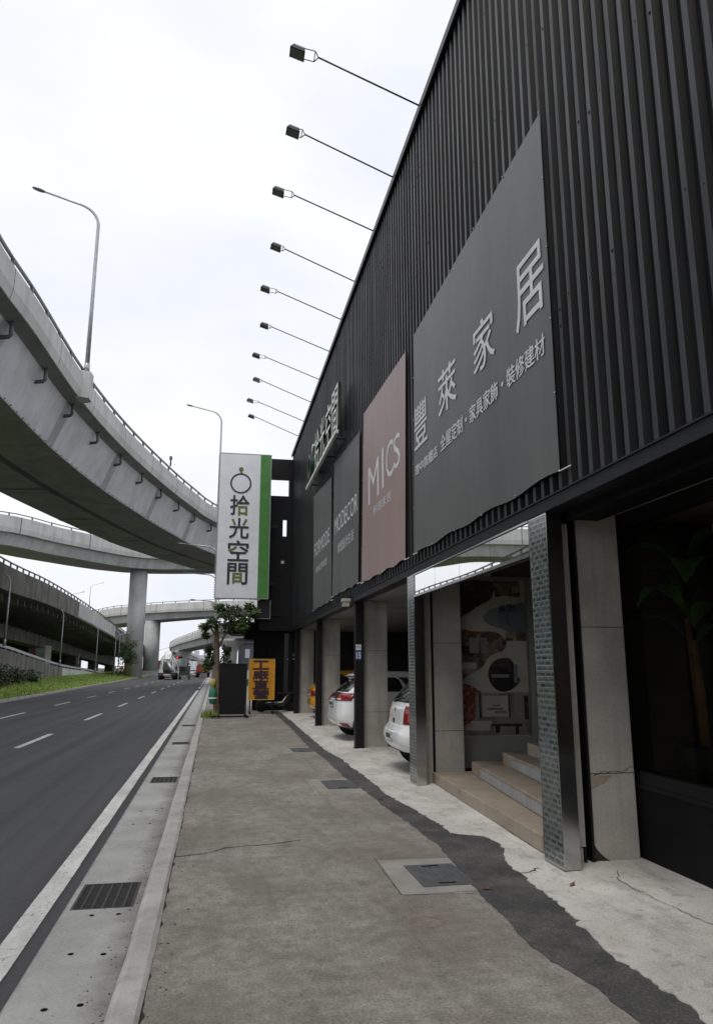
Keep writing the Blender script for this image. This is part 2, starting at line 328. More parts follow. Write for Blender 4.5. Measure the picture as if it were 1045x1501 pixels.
# ------------------------------------------------------------------ mesh helpers
class MB:
    def __init__(s): s.v = []; s.f = []; s.mi = []; s.smooth = []
    def face(s, idx, mi=0, sm=False): s.f.append(idx); s.mi.append(mi); s.smooth.append(sm)
    def poly(s, pts, mi=0, sm=False):
        b = len(s.v); s.v += [tuple(p) for p in pts]; s.face(list(range(b, b+len(pts))), mi, sm); return s
    def box(s, x0, y0, z0, x1, y1, z1, mi=0):
        b = len(s.v)
        s.v += [(x0, y0, z0), (x1, y0, z0), (x1, y1, z0), (x0, y1, z0), (x0, y0, z1), (x1, y0, z1), (x1, y1, z1), (x0, y1, z1)]
        for q in ((0, 3, 2, 1), (4, 5, 6, 7), (0, 1, 5, 4), (1, 2, 6, 5), (2, 3, 7, 6), (3, 0, 4, 7)): s.face([b+k for k in q], mi)
        return s
    def prism(s, pts, z0, z1, mi=0):
        """vertical prism over a counter-clockwise plan outline"""
        n = len(pts); b = len(s.v)
        s.v += [(p[0], p[1], z0) for p in pts] + [(p[0], p[1], z1) for p in pts]
        s.face([b+k for k in range(n)][::-1], mi); s.face([b+n+k for k in range(n)], mi)
        for k in range(n): s.face([b+k, b+(k+1) % n, b+n+(k+1) % n, b+n+k], mi)
        return s
    def bar(s, a, b, w, h=None, mi=0, up=(0, 0, 1)):
        a, b = Vector(a), Vector(b); h = h or w; d = (b-a).normalized(); u = Vector(up)
        if abs(d.dot(u)) > .98: u = Vector((1, 0, 0))
        x = d.cross(u).normalized(); y = x.cross(d)
        k = len(s.v)
        for p in (a, b):
            for i, j in ((-1, -1), (1, -1), (1, 1), (-1, 1)): s.v.append(tuple(p+x*i*w/2+y*j*h/2))
        for q in ((0, 1, 2, 3), (7, 6, 5, 4), (0, 4, 5, 1), (1, 5, 6, 2), (2, 6, 7, 3), (3, 7, 4, 0)): s.face([k+i for i in q], mi)
        return s
    def tube(s, pts, r, n=10, mi=0, cap=True):
        pts = [Vector(p) for p in pts]; rs = r if isinstance(r, (list, tuple)) else [r]*len(pts)
        k0 = len(s.v); ref = None
        for i, p in enumerate(pts):
            d = (pts[min(i+1, len(pts)-1)]-pts[max(i-1, 0)]).normalized()
            if ref is None: ref = Vector((0, 0, 1)) if abs(d.z) < .9 else Vector((1, 0, 0))
            x = d.cross(ref).normalized(); y = x.cross(d).normalized(); ref = y if abs(d.dot(ref)) > .99 else ref
            for j in range(n):
                a = 2*PI*j/n; s.v.append(tuple(p+(x*math.cos(a)+y*math.sin(a))*rs[i]))
        for i in range(len(pts)-1):
            for j in range(n): s.face([k0+i*n+j, k0+i*n+(j+1) % n, k0+(i+1)*n+(j+1) % n, k0+(i+1)*n+j], mi, True)
        if cap:
            s.face([k0+j for j in range(n)][::-1], mi); s.face([k0+(len(pts)-1)*n+j for j in range(n)], mi)
        return s
    def lathe(s, prof, c=(0, 0, 0), axis='Z', n=20, mi=0, sm=True):
        """prof = [(radius, height)]"""
        k0 = len(s.v)
        for r, h in prof:
            for j in range(n):
                a = 2*PI*j/n; x, y = r*math.cos(a), r*math.sin(a)
                p = {'Z': (x, y, h), 'Y': (x, h, y), 'X': (h, x, y)}[axis]
                s.v.append((p[0]+c[0], p[1]+c[1], p[2]+c[2]))
        for i in range(len(prof)-1):
            for j in range(n): s.face([k0+i*n+j, k0+i*n+(j+1) % n, k0+(i+1)*n+(j+1) % n, k0+(i+1)*n+j], mi, sm)
        if prof[0][0] > 1e-4: s.face([k0+j for j in range(n)], mi)
        if prof[-1][0] > 1e-4: s.face([k0+(len(prof)-1)*n+j for j in range(n)], mi)
        return s
    def build(s, name, mats, parent=None, loc=None, rz=0, bevel=0):
        me = bpy.data.meshes.new(name); me.from_pydata(s.v, [], s.f)
        mats = mats if isinstance(mats, (list, tuple)) else [mats]
        for m in mats: me.materials.append(MATS[m])
        me.polygons.foreach_set('material_index', s.mi); me.polygons.foreach_set('use_smooth', s.smooth)
        bm = bmesh.new(); bm.from_mesh(me); bmesh.ops.recalc_face_normals(bm, faces=bm.faces); bm.to_mesh(me); bm.free()
        o = bpy.data.objects.new(name, me); COL.objects.link(o); o.parent = parent
        if loc is not None: o.location = loc
        if rz: o.rotation_euler.z = rz
        if bevel:
            b = o.modifiers.new('edge', 'BEVEL'); b.width = bevel; b.segments = 2; b.limit_method = 'ANGLE'
        return o
def thing(name, label, cat, loc=(0, 0, 0), rz=0, group=None):
    o = bpy.data.objects.new(name, None); COL.objects.link(o); o.location = loc; o.rotation_euler.z = rz
    o.empty_display_size = .2
    o['label'] = label; o['category'] = cat
    if group: o['group'] = group
    return o
def tag(o, label=None, cat=None, group=None, kind=None):
    for k, v in (('label', label), ('category', cat), ('group', group), ('kind', kind)):
        if v: o[k] = v
    return o
def struct(o): o['kind'] = 'structure'; return o
def copy_tree(o, parent=None):
    c = o.copy(); COL.objects.link(c); c.parent = parent
    for ch in list(o.children): copy_tree(ch, c)
    return c
def catmull(pts, n):
    pts = [Vector(p) for p in pts]; q = [pts[0]*2-pts[1]]+pts+[pts[-1]*2-pts[-2]]; out = []
    for i in range(1, len(q)-2):
        a, b, c, d = q[i-1:i+3]
        for k in range(n):
            t = k/n; out.append(.5*((2*b)+(c-a)*t+(2*a-5*b+4*c-d)*t*t+(3*b-a-3*c+d)*t**3))
    out.append(q[-2]); return out
def resample(path, step):
    out = [path[0]]; acc = 0
    for a, b in zip(path, path[1:]):
        L = (b-a).length; t = step-acc
        while t <= L: out.append(a.lerp(b, t/L)); t += step
        acc = (acc+L) % step
    return out
def frames(path):
    fr = []
    for i, p in enumerate(path):
        t = path[min(i+1, len(path)-1)]-path[max(i-1, 0)]; t.z = 0; t.normalize()
        fr.append((p, t, Vector((-t.y, t.x, 0))))
    return fr
def sweep(mb, fr, prof, mis=None, closed=True, sm=False):
    """prof = [(inward offset, z)] carried along frames"""
    n = len(prof); k0 = len(mb.v)
    for p, t, nn in fr:
        for d, z in prof: q = p+nn*d; mb.v.append((q.x, q.y, p.z+z))
    for i in range(len(fr)-1):
        for j in range(n if closed else n-1):
            a = k0+i*n+j; b = k0+i*n+(j+1) % n
            mb.face([a, b, b+n, a+n], mis[j] if mis else 0, sm)
    if closed:
        mb.face([k0+j for j in range(n)], 0); mb.face([k0+(len(fr)-1)*n+j for j in range(n)], 0)
    return mb
def text_mesh(name, body, mats, parent, o, u, v, w, h, bold=0, extrude=0, pick=None, island=None):
    """lettering laid in the box o + u*[0,w] + v*[0,h]; island(cx,cy)->material index picks strokes"""
    cu = bpy.data.curves.new('lettering', 'FONT'); cu.body = body; cu.resolution_u = 3
    to = bpy.data.objects.new('lettering', cu); COL.objects.link(to)
    dg = bpy.context.evaluated_depsgraph_get(); me = bpy.data.meshes.new_from_object(to.evaluated_get(dg))
    bpy.data.objects.remove(to); bpy.data.curves.remove(cu)
    o, u, v = Vector(o), Vector(u), Vector(v); nn = u.cross(v)
    xs = [q.co.x for q in me.vertices]; ys = [q.co.y for q in me.vertices]
    x0, x1, y0, y1 = min(xs), max(xs), min(ys), max(ys)
    bm = bmesh.new(); bm.from_mesh(me)
    for q in bm.verts: q.co = Vector(((q.co.x-x0)/(x1-x0), (q.co.y-y0)/(y1-y0), 0))
    if island:
        bmesh.ops.remove_doubles(bm, verts=bm.verts, dist=1e-6)
        seen = set()
        for f in bm.faces:
            if f in seen: continue
            st = [f]; comp = []; seen.add(f)
            while st:
                g = st.pop(); comp.append(g)
                for e in g.edges:
                    for h2 in e.link_faces:
                        if h2 not in seen: seen.add(h2); st.append(h2)
            bx = [q.co.x for g in comp for q in g.verts]; by = [q.co.y for g in comp for q in g.verts]
            k = island(min(bx), max(bx), min(by), max(by))
            for g in comp: g.material_index = k
    for q in bm.verts: q.co = o+u*(q.co.x*w)+v*(q.co.y*h)
    if bold:
        src = list(bm.faces); px_ = bold
        for k, (i, j) in enumerate(((1, 0), (-1, 0), (0, 1), (0, -1), (.7, .7), (-.7, .7), (.7, -.7), (-.7, -.7))):
            d = bmesh.ops.duplicate(bm, geom=src)
            for e_ in d['geom']:
                if isinstance(e_, bmesh.types.BMVert): e_.co += u*(i*px_)+v*(j*px_)+nn*(.0004*(k+1))
    if extrude:
        geo = bmesh.ops.extrude_face_region(bm, geom=list(bm.faces))
        top = [e for e in geo['geom'] if isinstance(e, bmesh.types.BMVert)]
        for q in top: q.co += nn*extrude
        bm.normal_update()
        for f in bm.faces: f.material_index = 0 if abs(f.normal.dot(nn)) > .7 else 1
    bm.normal_update(); me.materials.clear()
    for m in (mats if isinstance(mats, (list, tuple)) else [mats]): me.materials.append(MATS[m])
    bm.to_mesh(me); bm.free(); me.name = name
    ob = bpy.data.objects.new(name, me); COL.objects.link(ob); ob.parent = parent
    return ob
def ragged(pts, step, amp, freq=3.0):
    """subdivide an outline and roughen it"""
    out = []
    for a, b in zip(pts, pts[1:]+pts[:1]):
        a, b = Vector(a), Vector(b); L = (b-a).length; n = max(1, int(L/step)); t = (b-a)/L if L else Vector((1, 0)); nn = Vector((-t.y, t.x))
        for k in range(n):
            q = a+(b-a)*(k/n)
            out.append(q+nn*(random.uniform(-1, 1)*amp if k else 0)+t*(random.uniform(-.3, .3)*amp if k else 0))
    return out

# ------------------------------------------------------------------ world and sun
w = bpy.data.worlds.new('World'); sc.world = w; w.use_nodes = True; nt = w.node_tree; nt.nodes.clear()
N = nt.nodes.new; L = nt.links.new
SUN_EL, SUN_AZ = math.radians(62), math.radians(215)
sky = N('ShaderNodeTexSky'); sky.sky_type = 'NISHITA'; sky.sun_disc = False; sky.sun_elevation = SUN_EL; sky.sun_rotation = SUN_AZ
sky.air_density = 1.5; sky.dust_density = 4
bg1 = N('ShaderNodeBackground'); bg1.inputs[1].default_value = .09; L(sky.outputs[0], bg1.inputs[0])
tc = N('ShaderNodeTexCoord'); mp = N('ShaderNodeMapping'); mp.inputs['Scale'].default_value = (1, 1, 2.2); L(tc.outputs['Generated'], mp.inputs[0])
nz = N('ShaderNodeTexNoise'); nz.inputs['Scale'].default_value = 2.2; nz.inputs['Detail'].default_value = 4; nz.inputs['Roughness'].default_value = .5; L(mp.outputs[0], nz.inputs['Vector'])
cr = N('ShaderNodeValToRGB'); L(nz.outputs[0], cr.inputs[0])
e = cr.color_ramp.elements; e[0].position = .34; e[0].color = (.76, .80, .88, 1); e[1].position = .66; e[1].color = (.93, .935, .95, 1)
bg2 = N('ShaderNodeBackground'); bg2.inputs[1].default_value = 1.2; L(cr.outputs[0], bg2.inputs[0])
ms = N('ShaderNodeMixShader'); ms.inputs[0].default_value = .9; L(bg1.outputs[0], ms.inputs[1]); L(bg2.outputs[0], ms.inputs[2])
wo = N('ShaderNodeOutputWorld'); L(ms.outputs[0], wo.inputs[0])
sl = bpy.data.lights.new('sun', 'SUN'); sl.energy = 1.4; sl.angle = math.radians(24); sl.color = (1, .95, .88)
so = bpy.data.objects.new('sun', sl); COL.objects.link(so)
sdir = Vector((math.sin(SUN_AZ)*math.cos(SUN_EL), math.cos(SUN_AZ)*math.cos(SUN_EL), math.sin(SUN_EL)))
so.rotation_euler = sdir.to_track_quat('Z', 'Y').to_euler(); so.location = (0, 0, 60)
sc.view_settings.view_transform = 'Standard'; sc.view_settings.look = 'None'; sc.view_settings.exposure = 0
sc.cycles.max_bounces = 6; sc.cycles.glossy_bounces = 3; sc.cycles.transparent_max_bounces = 8
sc.cycles.use_denoising = True

# ------------------------------------------------------------------ the ground
RZ = -.07
m = MB(); m.poly([(-2500, -400, -.16), (2500, -400, -.16), (2500, 3500, -.16), (-2500, 3500, -.16)]); struct(m.build('ground', 'earth'))
def left_kerb(y): return -9.75-max(0, y-25)*.022-max(0, y-90)*.01
ys = [-30, 0, 20, 40, 60, 90, 130, 200, 300, 500, 1200]
m = MB()
for a, b in zip(ys, ys[1:]):
    m.poly([(left_kerb(a), a, RZ), (-.97, a, RZ), (-.97, b, RZ), (left_kerb(b), b, RZ)])
struct(m.build('road', 'asphalt'))
m = MB()
def mark(x0, x1, y0, y1): m.poly([(x0, y0, RZ+.005), (x1, y0, RZ+.005), (x1, y1, RZ+.005), (x0, y1, RZ+.005)])
yy = -12.0
EDGE = []
while yy < 59:  # worn edge line laid in abutting lengths
    EDGE.append(yy); yy += .8
for k in range(len(EDGE)-1):
    j0 = -1.225+random.uniform(-.004, .004); mark(j0, -1.07+random.uniform(-.004, .004), EDGE[k], EDGE[k+1])
for k in range(12): mark(-1.22, -1.07, 64+k*9, 69+k*9)
for y0, y1 in [(8.6, 12.4), (17.4, 20.9), (26.1, 29.7), (34.8, 38.2)]+[(43.6+9*k, 47.4+9*k) for k in range(14)]: mark(-4.12, -3.99, y0, y1)
for y0, y1 in [(9.6, 13.4), (18.4, 22.2), (27.0, 30.9), (36.4, 40.0), (45.2, 48.6)]+[(54+9*k, 57.6+9*k) for k in range(14)]: mark(-7.07, -6.94, y0, y1)
struct(m.build('road_marking', 'road_white'))
# gutter slab with recesses for the grates
GR = [P(105, 1316, 2, RZ).y, P(222, 1144, 2, RZ).y, P(250, 1090, 2, RZ).y, P(262, 1064, 2, RZ).y]
GRW = [(.32, -.93, -.50), (.30, -.87, -.48), (.28, -.86, -.48), (.3, -.86, -.48)]
m = MB(); y0 = -14
for gy, (hw, gx0, gx1) in zip(GR, GRW):
    m.poly([(-.97, y0, RZ+.004), (-.45, y0, RZ+.004), (-.45, gy-hw, RZ+.004), (-.97, gy-hw, RZ+.004)])
    m.poly([(-.97, gy-hw, RZ+.004), (gx0, gy-hw, RZ+.004), (gx0, gy+hw, RZ+.004), (-.97, gy+hw, RZ+.004)])
    m.poly([(gx1, gy-hw, RZ+.004), (-.45, gy-hw, RZ+.004), (-.45, gy+hw, RZ+.004), (gx1, gy+hw, RZ+.004)])
    y0 = gy+hw
m.poly([(-.97, y0, RZ+.004), (-.45, y0, RZ+.004), (-.45, 400, RZ+.004), (-.97, 400, RZ+.004)])
gut = struct(m.build('gutter', 'gutter_concrete'))
gl = ['large cast drain grate of dark square openings in the near gutter', 'second drain grate along the gutter beside the kerb',
      'third drain grate along the gutter, a thin dark strip', 'farthest drain grate along the gutter, barely visible']
for gy, (hw, gx0, gx1), lb in zip(GR, GRW, gl):
    t = thing('drain_grate', lb, 'drain grate', ((gx0+gx1)/2, gy, RZ), 0, 'drain grates in the gutter')
    b = MB(); a = (gx1-gx0)/2; b.poly([(-a, -hw, -.085), (a, -hw, -.085), (a, hw, -.085), (-a, hw, -.085)])
    b.poly([(-a, hw, -.085), (a, hw, -.085), (a, hw, .002), (-a, hw, .002)]); b.poly([(-a, -hw, -.085), (a, -hw, -.085), (a, -hw, .002), (-a, -hw, .002)])
    b.poly([(-a, -hw, -.085), (-a, hw, -.085), (-a, hw, .002), (-a, -hw, .002)]); b.poly([(a, -hw, -.085), (a, hw, -.085), (a, hw, .002), (a, -hw, .002)])
    b.build('recess', 'hole_black', t)
    b = MB(); b.box(-a, -hw, -.03, -a+.02, hw, .006); b.box(a-.02, -hw, -.03, a, hw, .006); b.box(-a+.02, -hw, -.03, a-.02, -hw+.02, .006); b.box(-a+.02, hw-.02, -.03, a-.02, hw, .006)
    b.build('frame', 'iron_grate', t)
    b = MB(); nx = 6
    for k in range(1, nx): x = -a+2*a*k/nx; b.box(x-.007, -hw+.02, -.03, x+.007, hw-.02, .004)
    ny = int(hw*2/.03)
    for k in range(1, ny): y = -hw+2*hw*k/ny; b.box(-a+.02, y-.006, -.03, a-.02, y+.006, .0015)
    b.build('bars', 'iron_grate', t)
m = MB()
for px, py in [(65, 1482), (118, 1475), (104, 1400), (152, 1400), (135, 1343), (174, 1341), (207, 1190), (230, 1189), (195, 1209), (220, 1208), (238, 1186), (252, 1121), (268, 1121)]:
    q = P(px, py, 2, RZ); r = .017
    m.poly([(q.x+r*math.cos(a*PI/8)*(1+.1*random.random()), q.y+r*1.1*math.sin(a*PI/8), RZ+.006) for a in range(16)])
m.build('drain_hole', 'hole_black', gut)
# kerb: a low rounded step
m = MB(); yk = [-14+.9*k for k in range(60)]+[45, 60, 90, 150, 400]; prof = [(-.455, RZ-.05), (-.445, RZ+.03), (-.425, -.004), (-.40, .012), (-.30, .016), (-.275, .004), (-.272, -.05)]
k0 = 0
for i, y in enumerate(yk):
    j = random.uniform(-.006, .006); m.v += [(x+j*(1 if q in (1, 2, 3, 5) else 0), y, z+random.uniform(-.003, .003)*(q in (2, 3, 4))) for q, (x, z) in enumerate(prof)]
n = len(prof)
for i in range(len(yk)-1):
    for q in range(n-1): m.face([i*n+q, i*n+q+1, (i+1)*n+q+1, (i+1)*n+q], 0, False)
struct(m.build('kerb', 'kerb_concrete'))
m = MB(); m.poly([(-.273, -14, 0), (4.2, -14, 0), (4.2, 60, 0), (-.273, 60, 0)]); m.poly([(-.273, 60, 0), (4.2, 60, 0), (4.2, 400, 0), (-.273, 400, 0)])
struct(m.build('sidewalk', 'worn_concrete'))
# asphalt strip between pavement and forecourt, then the pale forecourt slab
g = lambda px, py: P(px, py, 2, 0).to_2d()
stripL = [g(1040, 1600), g(937, 1501), g(878, 1452), g(780, 1390), g(721, 1329), g(690, 1298), g(643, 1240), g(597, 1205), g(560, 1180), g(537, 1162), g(503, 1138), g(477, 1112), g(455, 1098), g(425, 1066), g(400, 1044), Vector((2.1, 29))]
stripR = [Vector((2.42, 29)), g(414, 1046), g(448, 1075), g(478, 1101), g(499, 1112), g(535, 1138), g(562, 1162), g(600, 1184), g(638, 1206), g(660, 1222), g(708, 1226), g(736, 1238), g(745, 1262), g(772, 1291), g(828, 1332), g(866, 1372), g(922, 1421), g(966, 1452), g(1003, 1475), g(1120, 1570)]
ra = ragged(stripL, .07, .012)[:-1]; ra = [q for q in ra if q.y < 29.01]
m = MB(); outline = []
def edge(pts, amp):
    out = []
    walk = 0; slow = 0
    for a, b in zip(pts, pts[1:]):
        n = max(1, int((b-a).length/.035)); t = (b-a).normalized(); nn = Vector((-t.y, t.x))
        for k in range(n):
            walk = walk*.72+random.uniform(-1, 1)*amp; slow = slow*.95+random.uniform(-1, 1)*amp*.35
            bite = amp*3*random.random() if random.random() < .05 else 0
            out.append(a.lerp(b, k/n)+nn*(walk*.7+slow*.6+bite+random.uniform(-amp, amp)*.5))
    out.append(pts[-1]); return out
eL = edge(stripL, .010); eR = edge(stripR, .018)
def resize(pts, ylist):
    """x of an edge at given y"""
    pts = sorted(pts, key=lambda q: q.y); out = []
    for y in ylist:
        x = pts[0].x
        for a, b in zip(pts, pts[1:]):
            if a.y <= y <= b.y: x = a.x+(b.x-a.x)*((y-a.y)/max(1e-6, b.y-a.y)); break
            if y > b.y: x = b.x
        out.append(x)
    return out
stripR = [q for q in stripR]
yl = []; y = 2.6
while y < 29: yl.append(y); y += .018+.003*max(0, y-4)
xl, xr = resize(eL, yl), resize(eR, yl)
for k in range(len(yl)-1):
    m.poly([(xl[k], yl[k], .004), (xr[k]+.03, yl[k], .004), (xr[k+1]+.03, yl[k+1], .004), (xl[k+1], yl[k+1], .004)])
struct(m.build('asphalt_strip', 'tar_patch'))
m = MB()
for k in range(len(yl)-1):
    m.poly([(xr[k], yl[k], .010), (3.2, yl[k], .034), (3.2, yl[k+1], .034), (xr[k+1], yl[k+1], .010)])
    m.poly([(xr[k], yl[k], -.002), (xr[k], yl[k], .010), (xr[k+1], yl[k+1], .010), (xr[k+1], yl[k+1], -.002)])
m.poly([(3.2, -8, .034), (9.2, -8, .034), (9.2, 29, .034), (3.2, 29, .034)]); m.poly([(2.5, -8, .01), (3.2, -8, .034), (3.2, 2.6, .034), (2.5, 2.6, .01)])
struct(m.build('forecourt', 'apron_concrete'))
# cracks
def crack(pts, wid, z, step=.05, amp=.012):
    b = MB(); q = [Vector(p) for p in pts]; line = []
    for a, c in zip(q, q[1:]):
        n = max(2, int((c-a).length/step)); t = (c-a).normalized(); nn = Vector((-t.y, t.x))
        for k in range(n): line.append(a.lerp(c, k/n)+nn*random.uniform(-amp, amp))
    line.append(q[-1])
    for a, c in zip(line, line[1:]):
        t = (c-a).normalized(); nn = Vector((-t.y, t.x))*wid*random.uniform(.4, 1)*.5
        b.poly([(*(a-nn), z), (*(a+nn), z), (*(c+nn), z), (*(c-nn), z)])
    return b
b = MB()
def join(c): k = len(b.v); b.v.extend(c.v); [b.face([i+k for i in f]) for f in c.f]
join(crack([g(247, 1257), g(300, 1252), g(330, 1243), g(390, 1238), g(440, 1232)], .016, .003))
join(crack([g(548, 1258), g(700, 1257)], .006, .0025, .1, .003)); join(crack([g(548, 1258), g(588, 1312)], .006, .0025, .1, .003)); join(crack([g(588, 1312), g(712, 1310)], .006, .0025, .1, .003))
join(crack([g(452, 1142), g(470, 1166)], .006, .0025, .1, .003)); join(crack([g(470, 1166), g(528, 1163)], .006, .0025, .1, .003)); join(crack([g(452, 1142), g(520, 1138)], .006, .0025, .1, .003))
struct(b.build('pavement_crack', 'crack_dark'))
b = MB(); h = lambda px, py: P(px, py, 2, .034).to_2d()
join(crack([Vector((3.2, P(880, 1270, 2, .03).y-.15)), h(905, 1290), h(960, 1318), h(1044, 1356), h(1100, 1390)], .007, .037)); join(crack([g(745, 1285), g(775, 1282), g(790, 1275)], .015, .017, .03, .02))
struct(b.build('forecourt_crack', 'crack_dark'))
m = MB(); y = 2.6; pa = None
while y < 45:
    xo = -.2745+random.random()**3*.022; pb = (xo, y)
    if pa: m.poly([(-.276, pa[1], .002), (pa[0], pa[1], .002), (pb[0], pb[1], .002), (-.276, pb[1], .002)])
    pa = pb; y += .05+.004*y
struct(m.build('kerb_dirt', 'crack_dark'))
m = MB()
for k in range(420):
    y = 3+24*random.random()**1.7; x = -.455-.16*random.random()**2 if random.random() < .62 else -.25+.2*random.random()**2; r = random.uniform(.003, .010); z = RZ+.004 if x < -.45 else .001; n_ = 5
    b0 = len(m.v); m.v += [(x+r*math.cos(a*2*PI/n_+k)*random.uniform(.7, 1.3), y+r*math.sin(a*2*PI/n_+k)*random.uniform(.7, 1.3), z) for a in range(n_)]+[(x, y, z+r*.7)]
    for a in range(n_): m.face([b0+a, b0+(a+1) % n_, b0+n_])
tag(m.build('grit', 'earth'), 'loose dark grit lying along the kerb', None, None, 'stuff')
# utility covers in the pavement
def cover(px, lb):
    q = [P(x, y, 2, 0) for x, y in px]; x0 = (q[0].x+q[3].x)/2; x1 = (q[1].x+q[2].x)/2; y1 = (q[0].y+q[1].y)/2; y0 = (q[2].y+q[3].y)/2
    t = thing('utility_cover', lb, 'utility cover', ((x0+x1)/2, (y0+y1)/2, 0), 0, 'utility covers in the pavement'); a, c = (x1-x0)/2, (y1-y0)/2
    b = MB(); b.poly([(-a-.2, -c-.17, .0018), (a+.06, -c-.15, .0018), (a+.03, c+.2, .0018), (-a-.17, c+.22, .0018)]); b.build('surround', 'cover_surround', t)
    b = MB(); b.box(-a, -c, -.02, a, c, .007); b.build('plate', 'iron_cover', t)
    b = MB()
    for k in range(1, 9): b.box(-a+2*a*k/9-.004, -c+.02, .007, -a+2*a*k/9+.004, c-.02, .0095)
    b.build('ribs', 'iron_cover', t)
    
    for y_ in (c-.06, -c+.06): b = MB(); b.box(-.07, y_-.01, .0096, .07, y_+.01, .0105); b.build('lifting_slot', 'hole_black', t)
cover([(588, 1269), (656, 1268), (706, 1297), (622, 1300)], 'nearest grey steel cover plate set in a concrete square beside the asphalt strip')
cover([(470, 1145), (514, 1144), (526, 1156), (480, 1157)], 'second grey cover plate in the pavement beside the asphalt strip')
cover([(425, 1097), (452, 1097), (460, 1102), (430, 1103)], 'small far cover plate in the pavement near the dark strip')
for k, (px, py, lb) in enumerate([(712, 1302, 'single dry brown leaf on the pale forecourt by the mosaic pillar'), (838, 1299, 'curled red brown leaf lying in front of the concrete column'), (557, 1171, 'brown leaf on the asphalt strip far from the steps')]):
    q = P(px, py, 2, .014); b = MB(); r = .035
    pts = [(math.cos(a*PI/4)*r*(1.5 if a % 4 == 0 else .6), math.sin(a*PI/4)*r*.55, .006+.008*math.cos(a*PI/2)) for a in range(8)]
    for a in range(8): b.poly([(0, 0, .004), pts[a], pts[(a+1) % 8]])
    tag(b.build('dry_leaf', 'dry_leaf', None, (q.x, q.y, .024 if k == 1 else .016), .7*k), lb, 'leaf', 'dry leaves on the ground')

# ------------------------------------------------------------------ the showroom building
YC1 = 6.02
X = 2.82
B = thing('showroom_building', 'black corrugated metal showroom with open ground floor bays along the pavement', 'building', (X, 0, 0))
B.matrix_world = Matrix.Identity(4); B.location = (0, 0, 0)
ZB, ZE, YE = 3.04, 10.07, 28.9
m = MB(); pitch = .176; y = -6.0; pr = [(0, 0), (.058, 0), (.08, .045), (.152, .045)]
line = []
while y < YE:
    for dy, dx in pr: line.append((X+.006+dx, y+dy))
    y += pitch
for k_, ((xa, ya), (xb, yb)) in enumerate(zip(line, line[1:])): m.poly([(xa, ya, ZB), (xb, yb, ZB), (xb, yb, ZE), (xa, ya, ZE)], 0 if k_ % 4 == 0 else 2)  # crests get the lighter copy, flanks and valleys the one with painted shade
for k in range(420):
    i = random.randrange(len(line)//4-1)*4; yv = line[i][1]+.025; zv = random.choice([4.6, 6.1, 7.6, 9.1])+random.uniform(-.12, .12); r = random.choice([.007, .010, .014])
    m.poly([(X+.0035, yv+r*math.cos(a*PI/3), zv+r*math.sin(a*PI/3)) for a in range(6)], 1)
m.build('cladding', ['black_corrugated_paint', 'hole_black', 'black_corrugated_valley_shade'], B)
m = MB(); m.box(X+.07, -6, ZB, X+.2, YE, ZE-.02); m.box(X+.2, -6, ZE-.25, X+16, YE, ZE-.02); m.box(X+15.8, -6, 0, X+16, YE+9, ZE-.26); m.box(X+.2, -6.2, 0, X+15.8, -6, ZE-.26); m.build('wall_core', 'matte_black', B)
m = MB(); m.box(X-.05, -6, ZE, X+.32, YE+.1, ZE+.06); m.box(X-.05, -6, ZE-.07, X-.03, YE+.1, ZE); m.build('roof_trim', 'dark_panel', B)
m = MB(); m.box(X-.05, -6, 2.93, X+.16, 28.6, 3.035); m.box(X-.065, -6, 3.035, X+.05, 28.6, 3.05); m.build('fascia_beam', 'black_steel', B)
m = MB(); m.box(X+.16, -6, 2.90, 3.36, YC1, 2.984); m.box(X+.16, -6, 2.86, 3.05, YC1, 2.90); m.build('inner_beam', 'matte_black', B)
m = MB(); m.box(X+.16, -6, 2.985, 9, 28.82, 3.039); m.build('soffit', 'soffit_grey', B)
# back walls of the parking bays
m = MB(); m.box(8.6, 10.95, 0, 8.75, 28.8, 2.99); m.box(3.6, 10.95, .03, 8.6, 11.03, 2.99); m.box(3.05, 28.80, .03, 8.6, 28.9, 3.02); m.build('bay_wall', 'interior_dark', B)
for y_, z_ in ((16.2, 1.4), (22.5, .1)): m = MB(); m.box(8.56, y_, z_, 8.598, y_+.06, 2.4); m.box(8.56, y_+.9, z_, 8.598, y_+.96, 2.4); m.box(8.56, y_+.06, 2.34, 8.598, y_+.9, 2.4); m.build('bay_door_frame', 'column_concrete', B)
# concrete columns
def column(x0, y0, wx, wy, lb=None):
    m = MB(); m.box(x0, y0, .02, x0+wx, y0+wy, 2.98)
    o = m.build('concrete_column', 'column_concrete', B, None, 0, .012)
    for z in (.72, 1.95): m = MB(); m.box(x0-.002, y0-.002, z, x0+wx+.002, y0-.0001, z+.006); m.build('joint', 'crack_dark', o)
    return o
YC1 = 6.02
c1 = column(3.15, YC1+.06, .42, .6)
m = MB(); m.box(2.955, YC1+.02, .16, 3.06, YC1+.3, 2.98); m.box(2.955, YC1+.03, .03, 3.04, YC1+.28, .15); m.build('edge_strip', 'column_concrete', c1)
m = MB(); m.box(3.062, YC1+.05, .03, 3.08, YC1+.3, 2.93); m.box(3.125, YC1+.04, .03, 3.148, YC1+.3, 2.93); m.box(3.08, YC1+.2, .03, 3.125, YC1+.22, 2.93); m.build('gutter_channel', 'black_steel', c1)
b = MB(); join(crack([Vector((3.16, .70)), Vector((3.28, .735)), Vector((3.45, .73)), Vector((3.56, .78))], .007, 0, .02, .008))
b.v = [(x, YC1+.0585, y) for x, y, z in b.v]; b.build('crack', 'crack_dark', c1)
b = MB(); pts = ragged([(3.155, .60), (3.30, .66), (3.36, .705), (3.155, .70)], .03, .008); b.poly([(q[0], YC1+.057, q[1]) for q in pts]); b.build('spall', 'step_terrazzo', c1)
